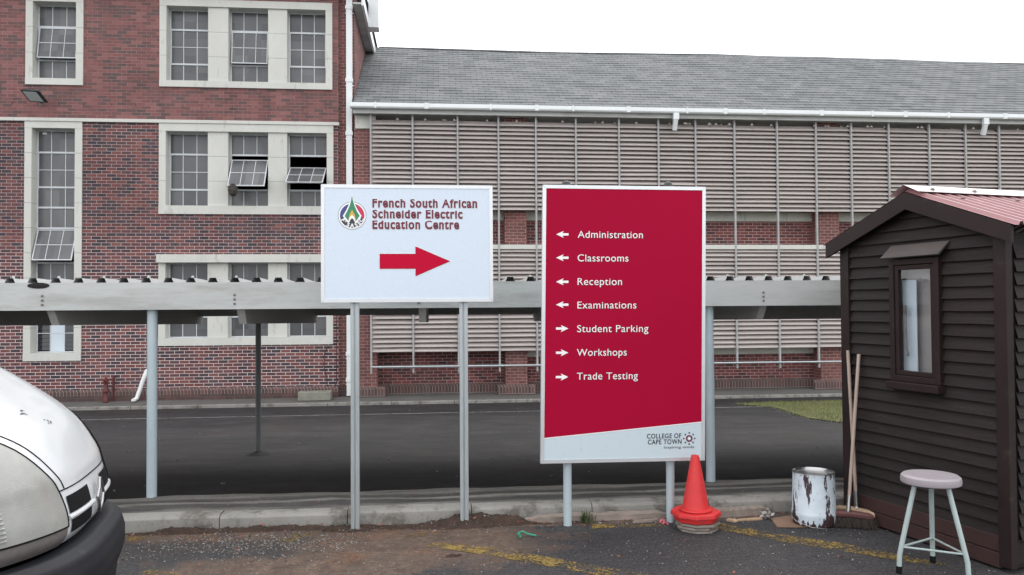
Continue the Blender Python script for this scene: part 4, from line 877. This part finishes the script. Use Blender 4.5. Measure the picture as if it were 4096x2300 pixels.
broom('broom with dark bristles and red block lying in front of the other broom', (2.975, 5.625, .085), (.20, -.085), (3.0, 5.62, .115), (3.155, 5.72, 1.245), M_block, True, (2.975, 5.625, 0))
broom('broom with bare wood edged block standing behind the other broom', (3.115, 5.72, .080), (.13, -.17), (3.125, 5.735, .118), (3.112, 5.80, 1.27), M_block_edge, True, (3.115, 5.72, 0), .16)

# ================================================================= STOOL
stl = thing('stool', 'three legged stool with round mauve seat and pale green legs beside the hut', 'stool', (2.985, 4.61, 0))
b = MB(); b.lathe([(0, .532), (.150, .532), (.165, .540), (.168, .556), (.164, .578), (.152, .588), (.125, .588), (.08, .582), (0, .579)], (0, .0, 0), 48); b.build('seat', M_stool_seat, stl, smooth=35)
feet = [(-.205, .010), (.115, .172), (.098, -.192)]; mids = []
for fx, fy in feet:
    tp = Vector((fx*.48, fy*.48, .534)); kn = Vector((fx*.96, fy*.96, .13)); ft = Vector((fx*1.0, fy*1.0, .022)); kk = tp.lerp(kn, .92)
    b = MB(); b.tube([tp, tp.lerp(kn, .5), kk, kn.lerp(ft, .18)+Vector((fx, fy, 0))*.012, ft], .0145, 14); o = b.build('leg', M_stool_leg, stl, smooth=True); mids.append(tp.lerp(kn, .93))
    b = MB(); b.tube([ft+Vector((0, 0, .022)), ft-Vector((0, 0, .021))], .017, 14); b.build('rubber_foot', M_rubber, o, smooth=True)
for i in range(3):
    b = MB(); b.tube([mids[i], mids[(i+1) % 3]], .0065, 10); b.build('stretcher', M_stool_leg, stl, smooth=True)

# ================================================================= HUT
hut = thing('wooden_hut', 'small dark brown weatherboard hut with red ribbed roof at the right edge', 'hut', (3.309, 5.216, 0), atan2(-.97616, .21704))
HW, HD, EZ, AZ = .70, 2.3, 2.045, 2.305
slope = (AZ-EZ)/HW
def gz(x): return AZ-abs(x)*slope
b = MB(); zz = .20; PH = .0805; rr = random.Random(4)
wx0, wx1, wz0, wz1 = -.205, .225, 1.08, 1.93
while zz < AZ-.02:
    z0, z1 = zz, zz+PH+.012
    spans = [(-HW+.07, HW-.07)]; pj = rr.uniform(-.003, .003)
    if z1 > wz0 and z0 < wz1: spans = [(-HW+.07, wx0), (wx1, HW-.07)]
    for a_, c_ in spans:
        n = 8
        if c_ == wx0 and z0 < wz0 < z1 or c_ == wx0 and z0 < wz1 < z1:
            qa, qb = (z0, wz0-.001) if z0 < wz0 < z1 else (wz1+.001, z1)
            yq = lambda z: -.030+.026*(z-z0)/(PH+.012)
            b.quad((wx0, yq(qa), qa), (wx1, yq(qa), qa), (wx1, yq(qb), qb), (wx0, yq(qb), qb))
        for i in range(n):
            xa, xb = a_+(c_-a_)*i/n, a_+(c_-a_)*(i+1)/n
            ta, tb_ = min(z1, gz(xa)+.03), min(z1, gz(xb)+.03); j = .0008*sin(zz*37+i*.8)+pj
            if ta <= z0 and tb_ <= z0: continue
            ta, tb_ = max(ta, z0), max(tb_, z0)
            yl = lambda z: -.030+.026*(z-z0)/(PH+.012)
            b.quad((xa, yl(z0), z0+j), (xb, yl(z0), z0+j), (xb, yl(tb_), tb_), (xa, yl(ta), ta)); b.quad((xa, .0, z0+j+.003), (xb, .0, z0+j+.003), (xb, yl(z0), z0+j), (xa, yl(z0), z0+j))
    zz += PH
b.build('cladding', M_board, hut, recalc=False)
b = MB(); b.add([(-HW, .002, .05), (-HW, .002, EZ), (0, .002, AZ), (HW, .002, EZ), (HW, .002, .05)], [(0, 1, 2, 3, 4)]) if False else None
b.box(-HW+.002, -HW+.03, .01, HD, .05, EZ); b.box(HW-.03, HW-.002, .01, HD, .05, EZ); b.box(-HW, HW, HD-.03, HD, .05, EZ)
zz = .2
while zz < EZ-.1:
    for sx in (-1, 1): b.quad((sx*(HW+.026), .03, zz), (sx*(HW+.026), HD, zz), (sx*(HW+.002), HD, zz+PH), (sx*(HW+.002), .03, zz+PH)); b.quad((sx*HW, .03, zz), (sx*HW, HD, zz), (sx*(HW+.026), HD, zz), (sx*(HW+.026), .03, zz))
    zz += PH
b.build('side_wall', M_board, hut)
b = MB(); b.box(-HW+.03, HW-.03, .02, HD-.03, .02, .06); b.build('floor', M_board, hut)
for sx in (-1, 1):
    b = MB(); x0, x1 = sorted((sx*(HW+.012), sx*(HW-.075))); b.box(x0, x1, -.042, .012, .03, EZ+.03); b.build('corner_board', M_trim, hut, bevel=.003)
b = MB(); b.box(-HW+.07, HW-.07, -.040, .0, .015, .105); b.box(-HW+.07, HW-.07, -.036, .0, .11, .205); b.build('base_board', mat('reddish base board', (.040, .017, .015), .65, .3, 6, 60, .25), hut, bevel=.003)
# barge boards, roof sheets, ridge cap
OV = .10; ov = .10
for sx in (-1, 1):
    b = MB(); P = lambda x, dz, y: (sx*x, y, AZ+.045-x*slope+dz)
    xs = [0, HW+OV]
    b.add([P(0, .03, -ov), P(HW+OV, .03, -ov), P(HW+OV, -.075, -ov), P(0, -.085, -ov), P(0, .03, -ov+.022), P(HW+OV, .03, -ov+.022), P(HW+OV, -.075, -ov+.022), P(0, -.085, -ov+.022)], [(0, 1, 2, 3), (7, 6, 5, 4), (0, 4, 5, 1), (3, 2, 6, 7), (1, 5, 6, 2), (0, 3, 7, 4)]); b.build('barge_board', M_trim, hut)
    b = MB(); nr = 26; pit = (HD+ov+.1)/nr; pp = [(0, 0), (.3, 0), (.42, .022), (.62, .022), (.74, 0)]
    prof = [(-ov+.0+(i+p)*pit, q) for i in range(nr) for p, q in pp]
    for (ya, qa), (yb, qb) in zip(prof, prof[1:]):
        b.quad(P(.0, .036+qa, ya), P(HW+OV+.03, .036+qa, ya), P(HW+OV+.03, .036+qb, yb), P(0, .036+qb, yb))
    rs_ = b.build('roof_sheet', M_redsheet, hut)
    b = MB()
    for i in range(2, nr, 5):
        for xx in (.25, .72): c = Vector(P(xx, .058, -ov+(i+.52)*pit)); b.lathe([(.014, 0), (.014, .006), (.007, .012), (0, .013)], c, 8)
    b.build('roof_screw', M_bolt, rs_)
b = MB(); pr = [(-.13, -.13*slope), (-.012, .008), (0, .012), (.012, .008), (.13, -.13*slope)]
for (xa, za), (xb, zb_) in zip(pr, pr[1:]): b.quad((xa, -ov-.01, AZ+.115+za), (xb, -ov-.01, AZ+.115+zb_), (xb, HD+.12, AZ+.115+zb_), (xa, HD+.12, AZ+.115+za)); b.quad((xa, -ov-.01, AZ+.112+za), (xb, -ov-.01, AZ+.112+zb_), (xb, HD+.12, AZ+.112+zb_), (xa, HD+.12, AZ+.112+za))
b.build('ridge_cap', M_ridge, hut)
b = MB()
for yy in (.05, .42, .95, 1.5): b.lathe([(.016, 0), (.016, .008), (.008, .016), (0, .017)], (.09, yy, AZ+.115-.085*slope), 8)
b.build('ridge_screw', M_bolt, hut)
# window
wf = MB(); t = .042
for (a_, c_, d_, e_) in ((wx0, wx0+t, wz0, wz1), (wx1-t, wx1, wz0, wz1), (wx0+t, wx1-t, wz0, wz0+t), (wx0+t, wx1-t, wz1-t, wz1)): wf.box(a_, c_, -.055, .03, d_, e_)
wo_ = wf.build('window', M_trim, hut, bevel=.004)
b = MB(); x0, x1, z0, z1 = wx0+t+.002, wx1-t-.002, wz0+t+.002, wz1-t-.002; t2 = .032
for (a_, c_, d_, e_) in ((x0, x0+t2, z0, z1), (x1-t2, x1, z0, z1), (x0+t2, x1-t2, z0, z0+t2), (x0+t2, x1-t2, z1-t2, z1)): b.box(a_, c_, -.046, -.015, d_, e_)
b.build('casement_frame', M_trim, wo_, bevel=.004)
b = MB(); b.quad((x0+t2, -.03, z0+t2), (x1-t2, -.03, z0+t2), (x1-t2, -.03, z1-t2), (x0+t2, -.03, z1-t2)); b.build('pane', M_pane, wo_)
b = MB(); b.box(x0+t2-.04, x0+t2+.085, .030, .036, z0, z1-.10); b.build('blind_board', M_blind, wo_)
b = MB(); b.box(x0, x1+.05, .075, .08, z0, z1); b.build('inner_board', M_innerwall, wo_)
b = MB(); b.tube([(x0+t2+.028, -.012, 1.58), (x0+t2+.030, -.010, 1.38), (x0+t2+.034, -.010, 1.30), (x0+t2+.045, -.010, 1.275), (x0+t2+.042, -.01, 1.255)], .006, 8); b.box(x0+t2+.016, x0+t2+.036, -.018, -.008, 1.55, 1.61); b.build('window_stay', M_bolt, wo_, smooth=True)
b = MB(); b.add([(wx0-.005, -.022, wz1+.10), (wx1+.065, -.022, wz1+.10), (wx1+.04, -.10, wz1+.012), (wx0-.03, -.10, wz1+.012), (wx0-.005, -.010, wz1+.10), (wx1+.065, -.010, wz1+.10), (wx1+.04, -.086, wz1+.005), (wx0-.03, -.086, wz1+.005)], [(0, 1, 2, 3), (7, 6, 5, 4), (0, 4, 5, 1), (3, 2, 6, 7), (1, 5, 6, 2), (0, 3, 7, 4)]); b.build('hood_board', mat('grey weathered hood board', (.075, .062, .058), .8, .3, 5, 60, .3, stretch=(.5, 2, 4)), wo_)
b = MB(); b.box(wx0-.01, wx1+.01, -.085, .0, wz0-.055, wz0-.002); b.build('sill', M_trim, wo_, bevel=.005)

# ================================================================= WHITE VAN (front corner in view)
van = thing('white_van', 'white panel van with hazy headlamps and black bumper, nose at the left edge', 'van', (-1.53, 3.86, 0), radians(10))
ctl = [  # x, z, half width, sweep back at the corners, drop at the edges
 (-.035, .655, .80, .36, .00), (-.005, .70, .81, .36, .00), (-.005, .775, .81, .36, .00), (-.03, .87, .81, .35, .00), (-.060, .955, .805, .32, .03), (-.165, 1.105, .80, .26, .10), (-.35, 1.25, .79, .17, .15), (-.62, 1.41, .77, .10, .16), (-1.0, 1.55, .75, .10, .11),
 (-1.30, 1.71, .72, .12, .04), (-1.60, 1.82, .68, .10, .03), (-1.85, 1.90, .66, .06, .03), (-2.3, 1.93, .66, .02, .035), (-3.7, 1.92, .67, 0, .035), (-3.95, 1.84, .68, 0, .02), (-4.03, 1.3, .76, 0, 0), (-4.05, .40, .80, 0, 0)]
def cr(t, j):
    n = len(ctl)-1; t = max(0, min(n-1e-6, t)); i = int(t); f = t-i; p = [ctl[max(0, min(n, i+k))][j] for k in (-1, 0, 1, 2)]
    return .5*((2*p[1])+(-p[0]+p[2])*f+(2*p[0]-5*p[1]+4*p[2]-p[3])*f*f+(-p[0]+3*p[1]-3*p[2]+p[3])*f**3)
def VS(t, u, off=0.0):
    def P(t, u): x, z, w_, c_, k_ = [cr(t, j) for j in range(5)]; a_ = abs(u); return Vector((x-c_*a_**3.2, w_*u, z-k_*a_**4))
    p = P(t, u)
    if off:
        e = 1e-3; du = P(t, min(1, u+e))-P(t, max(-1, u-e)); dt = P(t+e, u)-P(max(0, t-e), u); nn = du.cross(dt).normalized()
        if nn.dot(p-Vector((-1.6, 0, .6))) < 0: nn = -nn
        p = p+nn*off
    return p
T = len(ctl)-1
b = MB(); b.grid(lambda u, v: VS(T*v, -1+2*u), 40, 150)
for sgn in (-1, 1):
    ts = [T*i/150 for i in range(151)]
    for t0, t1 in zip(ts, ts[1:]):
        p, q = VS(t0, sgn), VS(t1, sgn)
        zb = lambda x: max([.30]+[.30+sqrt(max(0, .34**2-(x-cx)**2)) for cx in (-.72, -3.35) if abs(x-cx) < .34])
        y2 = sgn*.83
        if min(p.z-zb(p.x), q.z-zb(q.x)) <= 0: continue
        mp, mq = Vector((p.x, y2, min(p.z-.02, max(.75, zb(p.x))))), Vector((q.x, y2, min(q.z-.02, max(.75, zb(q.x)))))
        b.quad(p, q, mq, mp); b.quad(mp, mq, (q.x, y2, min(mq.z, zb(q.x))), (p.x, y2, min(mp.z, zb(p.x))))
b.build('body', M_van, van, smooth=50, weld=True)
def patch(t0, t1, u0f, u1f, off, nu=24, nv=24, sgn=1):
    b = MB()
    def fn(u, v):
        t = t0+(t1-t0)*v; a_, c_ = u0f(v), u1f(v); return VS(t, sgn*(a_+(c_-a_)*u), off)
    b.grid(fn, nu, nv); return b
for sg in (-1, 1):
    inn = lambda v: .47+.02*v+.48*v**3.2
    o = patch(1.45, 6.5, inn, lambda v: .992, .006, sgn=sg).build('headlight', M_lens, van, smooth=True)
    bb = MB()
    for k in range(14):
        v = .06+k*.035; pts = [VS(1.45+5.05*v, sg*u, .008) for u in (.80, .84, .88, .92, .96)]; bb.tube(pts, .004, 6)
    bb.build('lens_rib', M_lens, o, smooth=True)
    rim = [VS(1.45+5.05*v, sg*min(.985, inn(v)), .006) for v in [i/24 for i in range(25)]]; bb = MB(); bb.tube(rim, .0035, 6); bb.build('headlight_seal', M_rubber, o, smooth=True)
    bb = MB(); bb.tube([VS(1.43, sg*(.47+.52*i/16), .006) for i in range(17)], .004, 6); bb.build('headlight_seal', M_rubber, o, smooth=True)
    patch(.04, 1.38, lambda v: .47, lambda v: .992, .004, sgn=sg).build('indicator', M_smoked, van, smooth=True)
    gfr = [(.95, 1.68, .14, .43), (2.0, 2.74, .14, .44)]
    for t0, t1, ua, ub in gfr:
        g = patch(t0, t1, lambda v: ua, lambda v: ub, .004, 16, 6, sg).build('grille_slot', M_rubber, van, smooth=True)
        if False: bb.tube([VS((t0+t1)/2, sg*(ua+.02+(ub-ua-.04)*i/10), .006) for i in range(11)], .006, 6)
    bb = MB(); bb.tube([VS(1.84, sg*(.09+.37*i/14), .004) for i in range(15)], .010, 8)
    bb.build('grille_surround', M_van, van, smooth=True)
    bb = MB(); bb.tube([VS(3.05+.0*i, sg*.5*i/20, .001) for i in range(21)], .003, 6); bb.build('bonnet_seam', M_rubber, van, smooth=True)
    bb = MB(); bb.tube([VS(.3+2.7*i/20, sg*.485, .001) for i in range(21)], .0025, 6); bb.build('panel_seam', M_rubber, van, smooth=True)
for sg in (-1, 1):
    bb = MB(); bb.tube([VS(3.1+3.6*v, sg*max(.3, min(.95, .47+.48*max(0, (1.65+3.6*v)/5.05)**3.2-.055)), .001) for v in [i/24 for i in range(25)]], .0028, 6); bb.build('bonnet_seam', M_rubber, van, smooth=True)
# diamond badge on the nose
bb = MB(); c0 = VS(1.95, 0, .012); q = [Vector((.0, 0, .075)), Vector((.004, .055, 0)), Vector((0, 0, -.075)), Vector((.004, -.055, 0))]
for r_ in (.008,):
    ring = [c0+x for x in q]+[c0+q[0]]
    for a_, c_ in zip(ring, ring[1:]): bb.tube([a_, a_.lerp(c_, .5)+Vector((.004, 0, 0)), c_], r_, 8)
bb.build('badge', M_chrome, van, smooth=True)
# bumper
bp = [(-.03, .655), (.045, .655), (.085, .625), (.102, .565), (.102, .50), (.085, .445), (.065, .435), (.072, .41), (.060, .32), (.0, .25), (-.25, .23)]
def BP(u, v):
    i = v*(len(bp)-1); k_ = min(int(i), len(bp)-2); f = i-k_; x = bp[k_][0]*(1-f)+bp[k_+1][0]*f-.028; z = bp[k_][1]*(1-f)+bp[k_+1][1]*f; s = -1+2*u; a_ = abs(s)
    return Vector((x-.40*a_**3.4-(.10*max(0, a_-.93)/.07), (.835+.02*min(1, max(0, x*8)))*s, z-.02))
b = MB(); b.grid(BP, 48, 40); b.build('bumper', M_bumper, van, smooth=40)
b = MB(); b.tube([BP(i/40, .60)+Vector((.004, 0, 0)) for i in range(41)], .008, 6); b.build('bumper_seam', M_rubber, van, smooth=True)
# scuffs on the bonnet
for k_, (tt, uu, s_) in enumerate(((5.5, -.26, 1.0), (5.15, -.10, .8))):
    rr = random.Random(k_); bb = MB()
    for i in range(7):
        t_, u_ = tt+rr.uniform(-.08, .08), uu+rr.uniform(-.035, .035)*s_; p0 = VS(t_, u_, .0015); p1 = VS(t_-.05*rr.random(), u_+.020*s_*rr.uniform(.4, 1.2), .0015); p2 = VS(t_+.03, u_+.008, .0015); bb.add([p0, p1, p2], [(0, 1, 2)])
    bb.build('paint_chip', M_rubber, van, recalc=False)
patch(8.25, 10.6, lambda v: -.90, lambda v: .90, .004, 24, 12).build('windscreen', M_glass_car, van, smooth=True)
for sg in (-1, 1):
    b = MB(); b.add([(-1.35, sg*.79, 1.12), (-2.2, sg*.80, 1.12), (-2.2, sg*.715, 1.68), (-1.82, sg*.71, 1.66)], [(0, 1, 2, 3)]); b.build('side_window', M_glass_car, van)
    for wx in (-.72, -3.35):
        b = MB(); b.lathe([(.0, -.09), (.20, -.09), (.29, -.085), (.31, -.06), (.31, .06), (.29, .085), (.20, .09), (0, .09)], (0, 0, 0), 32); b.v = [Vector((wx+q.x, sg*.74+q.z, .31+q.y)) for q in b.v]; o = b.build('wheel', M_rubber, van, smooth=40)
        b = MB(); b.lathe([(0, .0), (.19, .0), (.2, .01)], (0, 0, 0), 24); b.v = [Vector((wx+q.x, sg*(.832+q.z), .31+q.y)) for q in b.v]; b.build('hubcap', M_chrome, o)

# ================================================================= SMALL THINGS ON THE GROUND
def plank(name, label, cat, c, L, w_, h, rz, tiltx, m, seed, group=None):
    rr = random.Random(seed); b = MB(c); n = 24; c = Vector(c); d = Vector((cos(rz), sin(rz), 0)); s = Vector((-sin(rz), cos(rz), 0)); rings = []
    for i in range(n+1):
        u = -1+2*i/n; e = 1 if abs(u) < .9 else .65; p = c+d*(L/2*u)
        rings.append([p+s*(w_/2*a_*e*(1+rr.uniform(-.12, .12)))+Vector((0, 0, h*(b_+tiltx*a_*.2)*e*(1+rr.uniform(-.15, .1)))) for a_, b_ in ((-1, .02), (1, .02), (1, .9), (.3, 1.0), (-1, .9))])
    vs = [q for R in rings for q in R]; k_ = 5; fs = [(i*k_+j, i*k_+(j+1) % k_, (i+1)*k_+(j+1) % k_, (i+1)*k_+j) for i in range(n) for j in range(k_)]+[tuple(range(k_)), tuple(range(n*k_, n*k_+k_))]
    b.add(vs, fs); return tag(b.build(name, m), label, cat, group)
plank('timber_plank', 'long rotten timber lying along the kerb behind the left pole of the crimson sign', 'plank', (1.24, 6.03, .0), 1.12, .075, .052, .01, .3, M_wood_grey, 1)
plank('timber_plank', 'splintered timber lying along the kerb between the cone and the paint tin', 'plank', (2.33, 6.03, .0), .50, .085, .062, .09, .3, M_wood_grey, 2)
plank('timber_plank', 'short thin stick of wood lying just left of the cone', 'plank', (1.58, 5.93, .0), .22, .022, .018, .18, .2, M_wood_grey, 3)
plank('timber_plank', 'pale thin batten lying on the yellow line right of the cone', 'plank', (2.36, 5.88, .0), .20, .03, .014, .10, .2, M_block_edge, 4)
plank('timber_plank', 'short flat offcut of wood lying nearest the cone on its right', 'plank', (2.22, 5.87, .0), .08, .05, .014, -.9, .2, M_block_edge, 5)
b = MB((.64, 5.645, 0)); b.tube([(.585, 5.62, .02), (.59, 5.655, .028), (.62, 5.66, .036), (.65, 5.645, .022), (.68, 5.64, .015), (.71, 5.625, .012)], .007, 6); b.tube([(.59, 5.655, .026), (.60, 5.62, .012), (.592, 5.60, .008)], .006, 6); tag(b.build('plastic_strap', M_green, smooth=True), 'twisted scrap of green plastic strap on the asphalt', 'strap')
rr = random.Random(8); b = MB((1.13, 5.95, 0))
for i in range(60):
    a_ = rr.uniform(0, 2*pi); h = rr.uniform(.03, .11); l = rr.uniform(.01, .06); c = Vector((1.13+rr.gauss(0, .02), 5.95+rr.gauss(0, .012), 0)); d = Vector((cos(a_), sin(a_), 0)); s = Vector((-sin(a_), cos(a_), 0))*.003
    m_ = c+d*l*.5+Vector((0, 0, h*.7)); t_ = c+d*l*1.2+Vector((0, 0, h)); b.add([c-s, c+s, m_+s, m_-s, t_], [(0, 1, 2, 3), (3, 2, 4)])
tag(b.build('weed', M_weed, recalc=False), 'small green weed growing by the left pole of the crimson sign', 'weed')
b = MB((1.70, 5.86, 0)); rr = random.Random(3)
for i in range(14): c = Vector((1.69+rr.gauss(0, .012), 5.86+rr.gauss(0, .012), rr.uniform(.005, .03))); e = Vector((rr.uniform(-1, 1), rr.uniform(-1, 1), rr.uniform(-.6, .6))).normalized()*.018; f = e.orthogonal().normalized()*.008; b.add([c-e, c+f, c+e, c-f], [(0, 1, 2, 3)])
tag(b.build('torn_wrapper', mat('pink wrapper', (.45, .10, .13), .4, .3, 40, 80, 0), recalc=False), 'crumpled scrap of pink wrapper left of the cone', 'litter')
b = MB((2.55, 5.9, 0)); rr = random.Random(6)
for i in range(22): c = Vector((2.50+rr.gauss(0, .022), 5.90+rr.gauss(0, .02), rr.uniform(.004, .05))); e = Vector((rr.uniform(-1, 1), rr.uniform(-1, 1), rr.uniform(-.8, .8))).normalized()*.022; f = e.orthogonal().normalized()*.012; b.add([c-e, c+f, c+e, c-f], [(0, 1, 2, 3)])
tag(b.build('plastic_scrap', mat('dirty clear plastic', (.34, .33, .31), .35, .2, 30, 80, 0), recalc=False), 'crumpled scrap of clear plastic near the cardboard under the tin', 'litter')
